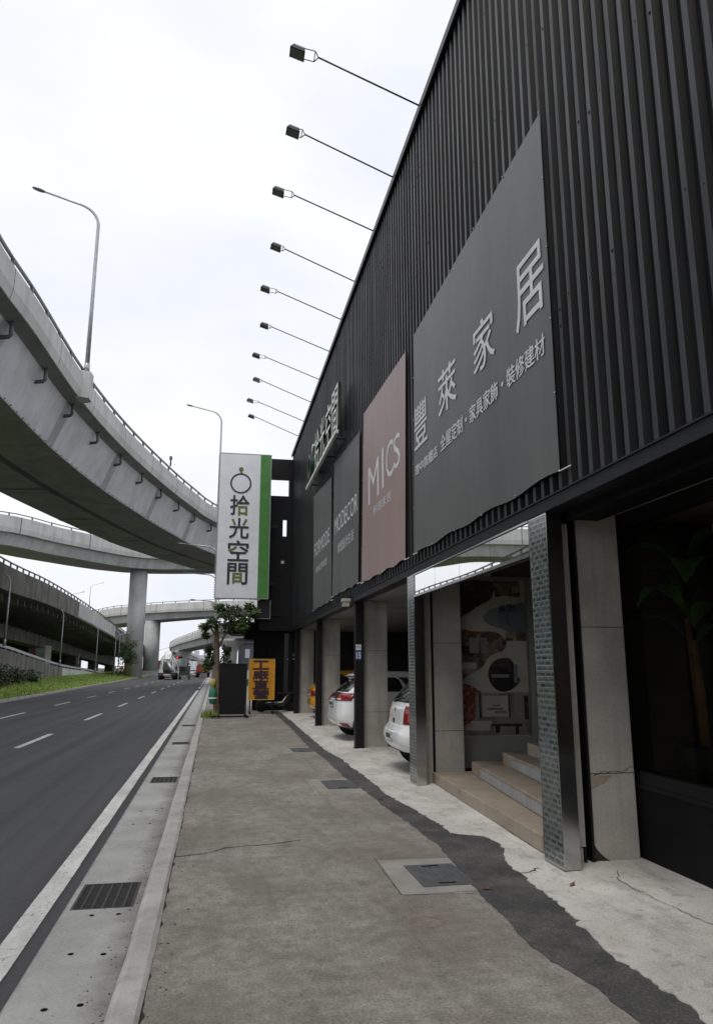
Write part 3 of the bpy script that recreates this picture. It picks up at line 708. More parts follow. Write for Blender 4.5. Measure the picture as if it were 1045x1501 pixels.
b = MB(); pts = ragged([(3.152, .03), (3.30, .03), (3.20, .10), (3.152, .17)], .03, .01); b.poly([(q[0], YC1+.057, q[1]) for q in pts]); b.build('broken_corner', 'crack_dark', c1)
c2 = column(3.12, 10.5, .43, .45); m = MB(); m.box(2.96, 10.46, .03, 3.07, 10.8, 2.98); m.build('edge_strip', 'column_concrete', c2); m = MB(); m.box(3.078, 10.5, .03, 3.117, 10.8, 2.98); m.build('gutter_channel', 'matte_black', c2)
PY = [P(526, 1096, 0, 2.90).y, P(468, 1062, 0, 2.93).y, P(436, 1042, 0, 2.95).y]
for py in PY: column(3.03, py+.12, .5, .5)
for k, py in enumerate(PY):
    m = MB(); m.box(2.83, py, .02, 3.0, py+.17, 2.925); p = m.build('steel_post', 'black_steel', B, None, 0, .006)
    m = MB(); m.box(2.81, py-.02, .012, 3.02, py+.19, .03); m.build('base_plate', 'black_steel', p)
    if k == 0:
        m = MB(); m.box(2.835, py-.004, 1.955, 2.95, py-.001, 2.07); m.build('sticker', 'sticker_white', p)
        text_mesh('plate_text', '環中路', 'sticker_blue', p, (2.84, py-.0055, 2.0), (1, 0, 0), (0, 0, 1), .10, .035)
        m = MB(); m.box(2.835, py-.004, 1.77, 2.955, py-.001, 1.935); m.build('sticker', 'sticker_blue', p)
        text_mesh('plate_text', '15', 'sticker_white', p, (2.85, py-.0055, 1.79), (1, 0, 0), (0, 0, 1), .09, .12, .004)
# mosaic clad pillars either side of the entrance
def pillar(y0, lb):
    m = MB(); m.box(2.80, y0+.004, .03, 2.925, y0+.36, 2.925); p = m.build('mosaic_pillar', 'stainless', B)
    p.location = (0, 0, 0)
    m = MB(); m.box(0, 0, 0, .012, .345, 2.86); q = m.build('mosaic_face', 'glass_mosaic', p, (2.786, y0+.014, .05))
    m = MB(); m.box(2.782, y0+.001, .03, 2.80, y0+.0135, 2.925); m.box(2.782, y0+.3595, .03, 2.80, y0+.372, 2.925); m.box(2.782, y0+.0135, .03, 2.80, y0+.3595, .049); m.box(2.782, y0+.0135, 2.911, 2.80, y0+.3595, 2.925); m.build('edge_trim', 'stainless', p)
    return p
YP1, YP2 = P(829, 1276, 0, 2.79).y, P(612, 1144, 0, 2.79).y
pillar(YP1, ''); pillar(YP2, '')
# mirror transom over the entrance
ya, yb = YP1+.38, YP2-.005
tr = MB(); tr.box(2.80, ya, 2.60, 2.86, yb, 2.925); tr = tr.build('entrance_transom', 'dark_panel', B)
n = 4
for k in range(n):
    a0 = ya+(yb-ya)*k/n+.004; a1 = ya+(yb-ya)*(k+1)/n-.004
    if k == 0: a0 += .02
    if k == n-1: a1 -= .02
    m = MB(); m.box(2.792, a0, 2.628, 2.7985, a1, 2.905); m.build('mirror_pane', 'mirror_panel', tr)
m = MB(); m.box(2.776, ya, 2.592, 2.7995, yb, 2.624); m.box(2.776, ya, 2.909, 2.7995, yb, 2.927); m.build('frame', 'stainless', tr)
# entrance steps, tapering away from the street
def step(p0, p1, far, z0, z1, strip):
    m = MB(); m.prism([(p0[0], p0[1]), (5.6, p0[1]), (5.6, far), (p1[0], far)], z0, z1); o = m.build('entrance_step', 'step_terrazzo', B, None, 0, .008)
    if strip:
        m = MB(); a, c = Vector(p0), Vector((p1[0], far)); a2 = a.lerp(c, .02); c2_ = a.lerp(c, .86); nn = Vector((-1, 0, 0))*.006
        m.poly([(*(a2+nn.to_2d()), z0+.02), (*(c2_+nn.to_2d()), z0+.02), (*(c2_+nn.to_2d()), z1-.035), (*(a2+nn.to_2d()), z1-.035)]); m.build('riser_strip', 'step_strip', o)
    return o
step((2.86, 6.45), (3.06, 0), 10.49, .03, .17, False)
step((3.10, 6.45), (3.56, 0), 10.25, .17, .33, True)
step((3.42, 6.45), (3.86, 0), 9.85, .33, .49, True)
step((3.72, 6.45), (4.07, 0), 9.5, .49, .64, True)
# walls round the entrance lobby
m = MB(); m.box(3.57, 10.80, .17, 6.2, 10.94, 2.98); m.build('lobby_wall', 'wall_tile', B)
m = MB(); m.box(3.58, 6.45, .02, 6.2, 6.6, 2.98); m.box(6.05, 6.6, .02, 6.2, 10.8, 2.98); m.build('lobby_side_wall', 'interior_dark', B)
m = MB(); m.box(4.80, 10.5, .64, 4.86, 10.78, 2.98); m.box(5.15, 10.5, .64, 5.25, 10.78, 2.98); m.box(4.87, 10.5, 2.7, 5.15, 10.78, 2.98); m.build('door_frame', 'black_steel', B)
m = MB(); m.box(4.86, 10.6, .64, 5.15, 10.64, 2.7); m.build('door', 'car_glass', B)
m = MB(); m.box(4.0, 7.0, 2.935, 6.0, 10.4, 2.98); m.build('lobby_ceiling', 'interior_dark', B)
# show window to the right of the near column
YW = YC1+.5
sw = MB(); sw.box(3.60, -5.9, .035, 3.72, YW, .60); sw = sw.build('show_window', 'matte_black', B)
m = MB(); m.box(3.59, -5.9, .60, 3.75, YW, .63); m.box(3.60, -5.9, .63, 3.70, YW, .735); m.build('sill', 'black_steel', sw)
m = MB(); m.box(3.60, -5.9, 2.86, 3.72, YW, 2.984); m.box(3.60, YW-.07, .735, 3.70, YW, 2.86); m.box(3.60, -.3, .735, 3.70, -.22, 2.86); m.build('frame', 'black_steel', sw)
m = MB(); m.poly([(3.66, -.22, .735), (3.66, YW-.07, .735), (3.66, YW-.07, 2.86), (3.66, -.22, 2.86)]); m.build('pane', 'window_glass', sw)
m = MB(); m.poly([(3.66, -5.9, .735), (3.66, -.3, .735), (3.66, -.3, 2.86), (3.66, -5.9, 2.86)]); m.build('pane', 'window_glass', sw)
m = MB(); m.box(3.73, -5.9, .55, 7.5, 6.44, .59); m.build('showroom_floor', 'interior_brown', B)
m = MB(); m.box(7.5, -5.9, .0, 7.6, 6.44, 2.98); m.box(5.0, 6.3, .59, 7.5, 6.43, 1.75); m.build('showroom_wall', 'interior_brown', B)
m = MB(); m.box(5.0, 6.3, 1.75, 7.5, 6.43, 2.98); m.box(3.73, 6.36, .59, 5.0, 6.44, 2.98); m.build('showroom_wall', 'interior_dark', B)
# end screen wall, perforated, returning towards the street
ES = MB(); y0, y1 = 28.75, 29.1
def ew(x0, z0, x1, z1): ES.box(x0, y0, z0, x1, y1, z1)
zr = lambda py: P(410, py, 1, y0).z
xr_ = lambda px: P(px, 760, 1, y0).x
xL = xr_(384); zT = ZE-.22
w1x, w1a, w1b = xr_(423.5), zr(727), zr(701)
w2x0, w2x1, w2a, w2b = xr_(415), xr_(421.5), zr(786), zr(760)
w3x0, w3x1, w3a, w3b = xr_(413.5), xr_(418.5), zr(826), zr(820)
ew(xL, w1b, X, zT); ew(w1x, w1a, X, w1b); ew(xL, w2b, X, w1a)
ew(xL, w2a, w2x0, w2b); ew(w2x1, w2a, X, w2b); ew(xL, w3b, X, w2a)
ew(xL, w3a, w3x0, w3b); ew(w3x1, w3a, X, w3b); ew(xL, 3.0, X, w3a)
ES = ES.build('end_screen', 'black_steel', B)
m = MB(); m.box(xr_(378), y0+.35, .02, X+.3, y0+.5, 3.9)
for k in range(5): m.box(xr_(378)+.16*k, y0+.31, .02, xr_(378)+.16*k+.04, y0+.35, 3.9)
m.box(X-.05, 28.6, .03, X+.1, 28.72, 3.0)
m.build('side_panel', 'matte_black', B)
m = MB(); m.box(2.62, 28.78, .02, 3.5, 28.84, 2.9); o = m.build('grey_door_panel', 'dark_panel', B)
m = MB(); q = [P(x, y, 1, 28.77) for x, y in ((421, 967), (434, 955), (434, 958), (426, 965), (434, 965), (434, 967.5))]
m.poly([tuple(p) for p in (q[0], q[1], q[2], q[3])]); m.poly([tuple(p) for p in (q[0], q[3], q[4], q[5])]); m.build('arrow_mark', 'letter_grey', o)
# canopy and little box sign under the hanging sign
cz0, cz1 = P(360, 934, 1, 29.3).z, P(360, 912, 1, 29.3).z
m = MB(); xa, xb = P(334, 920, 1, 29.3).x, xr_(400); m.prism([(xa, 29.2), (xb, 29.2), (xb, 31.5), (xa+.2, 31.5)], cz0+.12, cz1); m.prism([(xa+.7, 29.22), (xb, 29.22), (xb, 31.4), (xa+.7, 31.4)], cz0-.1, cz0+.12); m.build('canopy', 'matte_black', B)

# mural
q0 = P(668, 838, 1, 10.78); q1 = P(778, 1078, 1, 10.78)
mx0, mx1, mz0, mz1 = 3.575, q1.x, q1.z, min(q0.z, 2.93)
t = thing('mural_board', 'dim mural of living room pictures in flowing cream frames beside the entrance steps', 'mural', (mx0, 10.79, mz0))
W_, H_ = mx1-mx0, mz1-mz0
m = MB(); m.box(0, -.012, 0, W_, 0, H_); m.build('board', 'mural_cream', t)
def blob(cx, cy, rx, ry, mt, name, wob=.12, clip=True, lift=.015, rot=0):
    pts = []; ph = random.random()*6
    for k in range(36):
        a = 2*PI*k/36; r = 1+wob*math.sin(2*a+ph)+wob*.5*math.sin(3*a+ph*2)
        x0_, y0_ = rx*r*math.cos(a), ry*r*math.sin(a); x = cx+x0_*math.cos(rot)-y0_*math.sin(rot); y = cy+x0_*math.sin(rot)+y0_*math.cos(rot)
        if clip: x = min(max(x, .004), .996); y = min(max(y, .004), .996)
        pts.append((x*W_, -lift, y*H_))
    m = MB(); m.poly(pts); return m.build(name, mt, t)
def rects(lst, mt, name, par, lift):
    m = MB()
    for x0_, y0_, x1_, y1_ in lst: m.poly([(x0_*W_, -lift, y0_*H_), (x1_*W_, -lift, y0_*H_), (x1_*W_, -lift, y1_*H_), (x0_*W_, -lift, y1_*H_)])
    return m.build(name, mt, par)
def shape(zp, mt, lift=.015, smooth=True):
    q = [Vector((min(max((x-135)/555, .004), .996), min(max((1300-y)/1200, .004), .996), 0)) for x, y in zp]
    if smooth:
        n = len(q); out = []
        for i in range(n):
            a, b_, c, d = q[i-1], q[i], q[(i+1) % n], q[(i+2) % n]
            for k in range(4): t_ = k/4; out.append(.5*((2*b_)+(c-a)*t_+(2*a-5*b_+4*c-d)*t_*t_+(3*b_-a-3*c+d)*t_**3))
        q = [Vector((min(max(v.x, .004), .996), min(max(v.y, .004), .996), 0)) for v in out]
    m = MB(); m.poly([(v.x*W_, -lift, v.y*H_) for v in q]); return m.build('picture', mt, t)
shape([(135, 100), (420, 100), (420, 240), (330, 300), (200, 380), (135, 400)], 'mural_dark'); shape([(430, 100), (650, 100), (650, 235), (520, 225), (450, 240)], 'mural_brown', .0155, False)
p = shape([(345, 400), (390, 345), (480, 310), (600, 290), (690, 300), (690, 560), (600, 545), (500, 490), (390, 455)], 'mural_blue')
rects([(.735, .66, .745, .80)], 'mural_brown', 'palm_trunk', p, .018); rects([(.69, .60, .99, .655)], 'mural_brown', 'beach', p, .0175)
m = MB()
for k in range(9):
    a = PI*(k/8)*1.1-.15; cx, cy = .74*W_, .80*H_; m.poly([(cx, -.019, cy), (cx+.13*math.cos(a)-.02*math.sin(a), -.019, cy+.10*math.sin(a)+.01), (cx+.16*math.cos(a), -.019, cy+.11*math.sin(a)-.02)])
m.build('palm_crown', 'mural_dark', p)
p = shape([(110, 515), (280, 515), (400, 510), (480, 530), (527, 600), (490, 660), (420, 685), (370, 715), (320, 790), (230, 835), (110, 860)], 'mural_brown')
rects([(.17, .52, .30, .62), (.33, .52, .42, .62)], 'mural_grey', 'window_wall', p, .018); rects([(.03, .645, .47, .66)], 'mural_red', 'pelmet', p, .018); rects([(.03, .42, .26, .46)], 'mural_cream', 'bed', p, .018)
p = shape([(370, 850), (390, 770), (450, 722), (540, 715), (580, 770), (600, 850), (622, 885), (560, 950), (470, 970), (400, 925)], 'mural_dark')
rects([(.47, .365, .72, .385)], 'mural_grey', 'sofa', p, .018); rects([(.79, .33, .845, .45)], 'mural_blue', 'curtain', p, .0175)
p = rects([(.004, .004, .996, .27)], 'mural_grey', 'picture', t, .014)
[rects([r_], 'mural_dark', 'panel_edge', p, .017) for r_ in ((.28, .11, .31, .28), (.70, .11, .72, .26), (.92, .1, .98, .25))]; rects([(.33, .12, .69, .25)], 'mural_cream', 'wall_painting', p, .0165)
rects([(.40, .16, .62, .175), (.46, .185, .58, .195), (.50, .14, .66, .155)], 'mural_mist' if 'mural_mist' in MATS else 'mural_grey', 'painted_hills', p, .0175)
rects([(.08, .035, .42, .075), (.16, .075, .45, .095)], 'mural_cream', 'sofa', p, .018); rects([(.45, .06, .88, .075), (.50, .02, .56, .06), (.78, .01, .83, .06)], 'mural_dark', 'table', p, .018)
shape([(120, 945), (180, 912), (250, 930), (305, 985), (262, 1010), (262, 1150), (200, 1200), (120, 1215)], 'mural_red', .0185)

# wall mounted little floodlight under the banners
q = P(515, 880, 0, X-.05)
t = thing('wall_light', 'small beige box light fixed under the fascia beam below the charcoal banner', 'wall light', (X-.05, q.y, q.z))
m = MB(); m.box(-.20, -.12, -.03, -.04, .12, .03); m.prism([(-.18, -.10), (-.06, -.10), (-.06, .10), (-.18, .10)], -.13, -.03); m.build('housing', 'beige_plastic', t); m = MB(); m.bar((-.10, 0, .03), (0, 0, .09), .03); m.build('bracket', 'black_steel', t)

# ------------------------------------------------------------------ banners
def banner(name, label, px, mt, xoff, wav=.012):
    """px = corner survey TL,TR,BL,BR on the facade plane"""
    q = [P(*c, 0, xoff) for c in px]; nu, nv = 24, 30
    t = thing(name, label, 'banner', (xoff, (q[2].y+q[3].y)/2, (q[2].z+q[3].z)/2), 0, 'fabric banners on the facade')
    o0 = t.location.copy(); m = MB()
    for j in range(nv+1):
        for i in range(nu+1):
            u, v = i/nu, j/nv; a = q[2].lerp(q[3], u); b_ = q[0].lerp(q[1], u); p = a.lerp(b_, v)
            if j == 0: p.z += .035*math.sin(u*PI*7)*wav/.012*.5
            p.x += .25*wav*math.sin(u*19+v*2)*(.2+.8*(1-v)**6)
            m.v.append(tuple(p-o0))
    for j in range(nv):
        for i in range(nu): k = j*(nu+1)+i; m.face([k, k+1, k+nu+2, k+nu+1], 0, True)
    m.build('sheet', mt, t)
    for a, b_ in ((0, 1), (1, 3), (3, 2), (2, 0)):
        for k in range(5):
            p = q[a].lerp(q[b_], k/5)-o0; m = MB(); m.lathe([(.009, -.008), (.009, .004)], (p.x-.004, p.y, p.z), 'X', 6); m.build('eyelet', 'galvanised', t)
    for c in (3, 2):
        p = q[c]-o0; m = MB(); m.tube([(p.x, p.y, p.z), (p.x-.03, p.y-.05, p.z-.02), (p.x+.02, p.y-.16, p.z+.005)], .006, 6); m.build('tie_rope', 'letter_grey', t)
    return t, o0
XB = 2.795
def letters(t, o0, body, bl, tr, mt, bold=0, name='lettering'):
    a = P(*bl, 0, XB-.0045); c = P(*tr, 0, XB-.0045)
    return text_mesh(name, body, mt, t, Vector((XB-.0045, a.y, a.z))-o0, (0, -1, 0), (0, 0, 1), a.y-c.y, c.z-a.z, bold)
t, o0 = banner('facade_banner', 'largest banner, dark grey with white Chinese lettering, nearest the camera', [(606, 492), (790, 165), (607, 812), (820, 690)], 'banner_grey', XB)
letters(t, o0, '居', (757, 491), (793, 345), 'letter_grey', .004); letters(t, o0, '家', (695, 554), (722, 446), 'letter_grey', .004)
letters(t, o0, '萊', (643, 614), (667, 519), 'letter_grey', .004); letters(t, o0, '豐', (608, 662), (625, 577), 'letter_grey', .004)
letters(t, o0, '環中旗艦店', (609, 699), (641, 651), 'letter_grey', .003); letters(t, o0, '全屋定制・家具家飾・裝修建材', (646, 663), (797, 486), 'letter_grey', .003)
t, o0 = banner('facade_banner', 'dusty pink banner lettered MICS between grey banners', [(533, 607), (594, 515), (530, 855), (594, 820)], 'banner_pink', XB)
for ch, bl, tr_ in (('M', (540, 741), (555, 668)), ('I', (560, 716), (562, 655)), ('C', (566, 705), (576, 640)), ('S', (577, 690), (586, 630))): letters(t, o0, ch, bl, tr_, 'letter_grey')
letters(t, o0, '粉塔家居', (547, 757), (573, 717), 'letter_grey')
t, o0 = banner('facade_banner', 'charcoal banner lettered MODECOR left of the pink banner', [(490, 680), (527, 632), (487, 875), (525, 855)], 'banner_charcoal', XB)
letters(t, o0, 'MODECOR', (490.5, 785), (524, 720), 'letter_grey'); letters(t, o0, '摩登設計生活', (495, 812), (518, 774), 'letter_grey')
t, o0 = banner('facade_banner', 'farthest charcoal banner lettered FORMODE', [(460, 728), (486, 699), (459, 895), (486, 880)], 'banner_charcoal', XB)
letters(t, o0, 'FORMODE', (461, 818), (483, 772), 'letter_grey'); letters(t, o0, '風尚訂製家居', (463, 841), (479, 816), 'letter_grey')

# ------------------------------------------------------------------ raised roof sign
yA, yB = P(453, 717, 0, X-.2).y, P(498, 632, 0, X-.2).y; zR = P(498, 632, 0, X-.2).z
t = thing('raised_sign', 'white raised Chinese letters with green leaf above a white rail on the facade', 'sign', (X, (yA+yB)/2, zR)); o0 = t.location.copy()
m = MB(); m.box(-.30, yB-o0.y, -.04, -.23, yA-o0.y, .04); m.build('rail', 'letter_white', t)
for k in range(4): y = yB+(yA-yB)*(.1+.27*k)-o0.y; m = MB(); m.box(-.229, y-.015, -.015, .0, y+.015, .015); m.build('rail_bracket', 'black_steel', t)
sp = (yA-yB)
for k, ch in enumerate('拾光空間'):
    yy0 = yA-sp*(.26+.187*k); text_mesh('character', ch, ['letter_white', 'letter_side_green'], t, (-.16, yy0-o0.y, .12), (0, -1, 0), (0, 0, 1), sp*.160, 1.12, 0, .075)
cy_, cz_ = yA-sp*.125, .50
m = MB(); m.v = []; k0 = 0
for rr_, xx in ((.36, -.30), (.36, -.10), (.27, -.10), (.27, -.30)):
    for j in range(24): a = 2*PI*j/24; m.v.append((xx, cy_-o0.y+rr_*1.0*math.cos(a), cz_+rr_*math.sin(a)))
for i in range(4):
    for j in range(24): m.face([i*24+j, i*24+(j+1) % 24, ((i+1) % 4)*24+(j+1) % 24, ((i+1) % 4)*24+j])
m.build('ring', 'letter_side_green', t)
m = MB(); pts = [(cy_+.30*math.cos(a)*(.8), cz_+.30*math.sin(a)) for a in [k*2*PI/20 for k in range(20)]]
m.poly([(-.24, y-o0.y, z) for y, z in pts]); m.build('leaf', 'leaf_logo_green', t)
m = MB(); m.tube([(-.2, cy_-o0.y, cz_+.36), (-.2, cy_-.05-o0.y, cz_+.52), (-.2, cy_-.2-o0.y, cz_+.62)], .035, 8); m.build('stem', 'letter_white', t)

# ------------------------------------------------------------------ floodlights on arms
roots = [(613, 158), (575, 270), (546, 356), (519, 422), (499, 480), (482, 524), (467, 559), (455, 592), (445, 620), (437, 642)]
ordn = ['nearest', 'second', 'third', 'fourth', 'fifth', 'sixth', 'seventh', 'eighth', 'ninth', 'farthest']
def make_flood(long):
    t = thing('floodlight', '', 'floodlight', (0, 0, 0), 0, 'floodlights on arms along the roof edge')
    m = MB(); m.tube([(.1, 0, -.04), (-1.56, 0, .61)], .0135, 8); m.build('arm', 'floodlight_black', t)
    L_ = .17 if long else .06
    d = Vector((-1, 0, .14)).normalized()
    m = MB(); a = Vector((-1.56, 0, .61)); k = a+d*.06
    for s in (-1, 1):
        m.bar(a, k+Vector((0, .10*s, 0)), .012); m.bar(k+Vector((0, .10*s, 0)), k+d*L_+Vector((0, .10*s, 0)), .010)
    m.bar(k+Vector((0, -.10, 0)), k+Vector((0, .10, 0)), .012); m.build('bracket', 'floodlight_black', t)
    c = k+d*(L_+.09); m = MB()
    # lamp body: shallow wedge turned down to the wall
    tilt = Matrix.Rotation(math.radians(17), 3, 'Y'); vs = []
    for x, y, z in ((-.09, -.085, .04), (.09, -.085, .04), (.09, .085, .04), (-.09, .085, .04), (-.12, -.105, -.04), (.12, -.105, -.04), (.12, .105, -.04), (-.12, .105, -.04)): vs.append(tuple(c+tilt@Vector((x, y, z))))
    m.v = vs
    for q in ((4, 5, 6, 7), (0, 1, 5, 4), (1, 2, 6, 5), (2, 3, 7, 6), (3, 0, 4, 7), (0, 3, 2, 1)): m.face(list(q))
    for j in range(6):
        x = -.10+.04*j; a_, b_ = c+tilt@Vector((x*.75, -.075, .04)), c+tilt@Vector((x*.75, .075, .04)); m.bar(a_+tilt@Vector((0, 0, .015)), b_+tilt@Vector((0, 0, .015)), .008, .03)
    m.build('lamp_head', 'floodlight_black', t, None, 0, .006)
    m = MB(); m.poly([tuple(c+tilt@Vector((x, y, -.043))) for x, y in ((-.105, -.09), (.105, -.09), (.105, .09), (-.105, .09))]); m.build('lens', 'lens_glass', t)
    return t
fl = [make_flood(True), make_flood(False)]
for k, r in enumerate(roots):
    y = P(*r, 0, X-.05).y; o = fl[k % 2] if k < 2 else copy_tree(fl[k % 2])
    o.location = (X-.05, y, ZE+.07+random.uniform(-.01, .01)); o.rotation_euler.z = random.uniform(-.03, .03); o.rotation_euler.y = random.uniform(-.012, .012)
    o['label'] = ('nearest floodlight on a long arm at the roof edge' if k == 0 else 'farthest floodlight on a long arm at the roof edge' if k == 9 else '%s floodlight from the camera along the roof edge, on a %s bracket' % (ordn[k], 'long' if k % 2 == 0 else 'short'))

# ------------------------------------------------------------------ hanging sign
SY = 28.0
TL, TR, BL = P(323, 663, 1, SY), P(399.5, 668, 1, SY), P(314.5, 877, 1, SY)
sx0, sx1, sz0, sz1 = (TL.x+BL.x)/2, TR.x-.02, BL.z, TL.z; sw_ = sx1-sx0; sh_ = sz1-sz0
t = thing('hanging_sign', 'tall pale vertical sign with ring logo and green stripe projecting over the pavement', 'sign', (sx0, SY, sz0))
m = MB(); m.box(0, .02, 0, sw_, .34, sh_); m.build('box', 'sign_frame', t)
gw = .425
m = MB(); m.box(.03, 0, .03, sw_-gw, .0195, sh_-.03); m.build('face', 'sign_white', t)
m = MB(); m.box(sw_-gw, -.002, .03, sw_-.03, .0195, sh_-.03); m.build('green_stripe', 'sign_green', t)
for k in range(62): z = .06+k*(sh_-.12)/61; m = MB(); m.box(-.035, .05, z-.02, 0, .12, z+.02); m.build('edge_tooth', 'sign_frame', t)
m = MB(); m.box(0, -.006, 0, sw_, .0195, .028); m.box(0, -.006, sh_-.028, sw_, .0195, sh_); m.box(0, -.006, .028, .028, .0195, sh_-.028); m.box(sw_-.028, -.006, .028, sw_, .0195, sh_-.028); m.build('rim', 'sign_frame', t)
def sg(px, py): q = P(px, py, 1, SY); return q.x-sx0, q.z-sz0
cx, cz = sg(353.3, 708.5)
m = MB(); R1, R2 = .405, .345
for i, (rr_, yy_) in enumerate(((R1, -.012), (R2, -.012))):
    for j in range(40): a = 2*PI*j/40; m.v.append((cx+rr_*math.cos(a), yy_, cz+rr_*math.sin(a)))
for j in range(40): m.face([j, (j+1) % 40, 40+(j+1) % 40, 40+j])
m.build('ring_logo', 'sign_dark', t)
m = MB(); m.poly([(cx+.09*math.cos(j*PI/10), -.012, cz+.56+.09*math.sin(j*PI/10)) for j in range(20)]); m.poly([(cx-.035, -.012, cz+.36), (cx+.045, -.012, cz+.36), (cx+.03, -.012, cz+.5), (cx-.02, -.012, cz+.5)]); m.build('ring_knob', 'sign_olive', t)
def isl_shi(x0, x1, y0, y1): return 1 if x0 > .42 and y1 < .45 else 0
def isl_guang(x0, x1, y0, y1): return 1 if (y0 > .5 and y1 > .8 and x1-x0 < .3 and (x1 < .42 or x0 > .58)) else 0
def isl_kong(x0, x1, y0, y1): return 1 if (x1 < .5 and x1-x0 < .45 and y1 < .85 and y0 > .3) else 0
def isl_jian(x0, x1, y0, y1): return 1 if x0 > .2 and x1 < .8 and y1 < .62 else 0
for ch, a, b_, fn in (('拾', (337.5, 754.5), (366, 727), isl_shi), ('光', (336, 788.5), (365, 760), isl_guang), ('空', (334, 822), (364.5, 793), isl_kong), ('間', (333, 856), (363, 826), isl_jian)):
    A, C = sg(*a), sg(*b_)
    text_mesh('character', ch, ['sign_dark', 'sign_olive'], t, (A[0], -.012, A[1]), (1, 0, 0), (0, 0, 1), C[0]-A[0], C[1]-A[1], .013, 0, None, fn)
for z in (.6, sh_/2, sh_-.6): m = MB(); m.box(sw_, .1, z-.05, sw_+.3, .2, z+.05); m.build('mounting_arm', 'black_steel', t)
for z in (.35, sh_-.35): m = MB(); m.bar((sw_*.9, .34, z), (sw_*.9, .75, z), .06); m.build('mounting_arm', 'black_steel', t)
# small box sign below it
q0, q1 = P(377, 906, 1, 28.4), P(396, 880, 1, 28.4)
t = thing('box_sign', 'small dark unlit box sign hanging under the tall pale sign', 'sign', (q0.x, 28.4, q0.z))
m = MB(); m.box(0, 0, 0, q1.x-q0.x, .2, q1.z-q0.z); m.build('box', 'dark_panel', t); m = MB(); m.box(q1.x-q0.x, -.01, -.03, q1.x-q0.x+.03, .21, q1.z-q0.z); m.box(0, -.01, -.03, q1.x-q0.x, .21, 0); m.build('edge_trim', 'sign_frame', t)
m = MB(); m.box(.1, .05, q1.z-q0.z, .16, .12, q1.z-q0.z+.09); m.box(q1.x-q0.x+.03, .06, .1, q1.x-q0.x+.5, .12, .16); m.build('bracket', 'black_steel', t)

# ------------------------------------------------------------------ boards on the pavement
BY = 25.4
q0, q1 = P(321, 1044, 1, BY), P(361.5, 974, 1, BY); bw, bh = q1.x-q0.x, q1.z-.14
t = thing('display_board', 'tall black blank display board on a wheeled base beside the street tree', 'board', (q0.x, BY, 0))
m = MB(); m.box(0, 0, .14, bw, .05, .14+bh); m.build('panel', 'chalkboard', t)
m = MB(); m.box(-.03, -.015, .12, .012, .065, .17+bh); m.box(bw-.012, -.015, .12, bw+.03, .065, .17+bh); m.box(.012, -.015, .14+bh, bw-.012, .065, .17+bh); m.box(.012, -.015, .10, bw-.012, .065, .139); m.build('frame', 'black_steel', t)
for x in (0, bw): m = MB(); m.box(x-.03, -.38, .06, x+.03, .42, .11); m.bar((x, -.3, .1), (x, -.01, .42), .03); m.build('foot', 'black_steel', t)
m = MB(); m.box(-.24, -.40, .045, bw+.10, -.30, .085); m.build('base_bar', 'black_steel', t)
for x in (-.2, bw+.06):
    for y in (-.35, .38): m = MB(); m.lathe([(.0, -.018), (.03, -.018), (.03, .018), (.0, .018)], (x, y, .03), 'X', 12); m.build('castor', 'rubber', t)
YY = 27.2
q0, q1 = P(364, 1026, 1, YY), P(403.5, 966, 1, YY); bw, bh = q1.x-q0.x, q1.z-q0.z
t = thing('sign_board', 'yellow upright sign board with four dark Chinese characters standing by the black wall', 'sign board', (q0.x, YY, 0))
m = MB(); m.box(.02, 0, q0.z+.02, bw-.02, .10, q1.z-.02); m.build('panel', 'yellow_board', t)
m = MB(); m.box(0, -.012, q0.z, .02, .112, q1.z); m.box(bw-.02, -.012, q0.z, bw, .112, q1.z); m.box(.02, -.012, q1.z-.02, bw-.02, .112, q1.z); m.box(.02, -.012, q0.z, bw-.02, .112, q0.z+.02); m.build('frame', 'yellow_board_edge', t)
for ch, py0, py1 in (('工', 981, 969), ('廠', 995.5, 983), ('直', 1010, 997), ('營', 1024.5, 1011)):
    a, b_ = P(371, py0, 1, YY), P(394, py1, 1, YY); text_mesh('character', ch, 'plum_ink', t, (a.x-q0.x, -.006, a.z), (1, 0, 0), (0, 0, 1), b_.x-a.x, b_.z-a.z, .017)
for x in (.06, bw-.06): m = MB(); m.box(x-.02, .03, .09, x+.02, .07, q0.z); m.box(x-.025, -.25, .05, x+.025, .35, .09); m.build('leg', 'black_steel', t)
for x in (.06, bw-.06):
    for y in (-.2, .3): m = MB(); m.lathe([(.0, -.015), (.028, -.015), (.028, .015), (.0, .015)], (x, y, .03), 'X', 12); m.build('castor', 'rubber', t)
# scooter-like clutter behind the yellow board
t = thing('parked_scooter', 'dark parked scooter half hidden right of the yellow sign board', 'scooter', (2.35, 28.2, 0), .15)
m = MB(); m.tube([(-.5, 0, .35), (-.2, 0, .28), (.2, 0, .3), (.45, 0, .62), (.62, 0, .60)], [.05, .12, .12, .15, .06], 10); m.build('body', 'car_black', t)
m = MB(); m.box(.0, -.12, .62, .62, .12, .72); m.build('seat', 'rubber', t, None, 0, .03); m = MB(); m.tube([(-.55, 0, .3), (-.48, 0, .95)], .03, 8); m.tube([(-.48, -.3, .95), (-.48, .3, .95)], .018, 8); m.build('handlebar', 'galvanised', t)
for x in (-.6, .5): m = MB(); m.lathe([(.12, -.05), (.21, -.05), (.23, 0), (.21, .05), (.12, .05)], (x, 0, .24), 'Y', 18); m.build('wheel', 'rubber', t)
m = MB(); m.box(-.62, -.07, .45, -.5, .07, .8); m.build('front_shield', 'car_white', t)

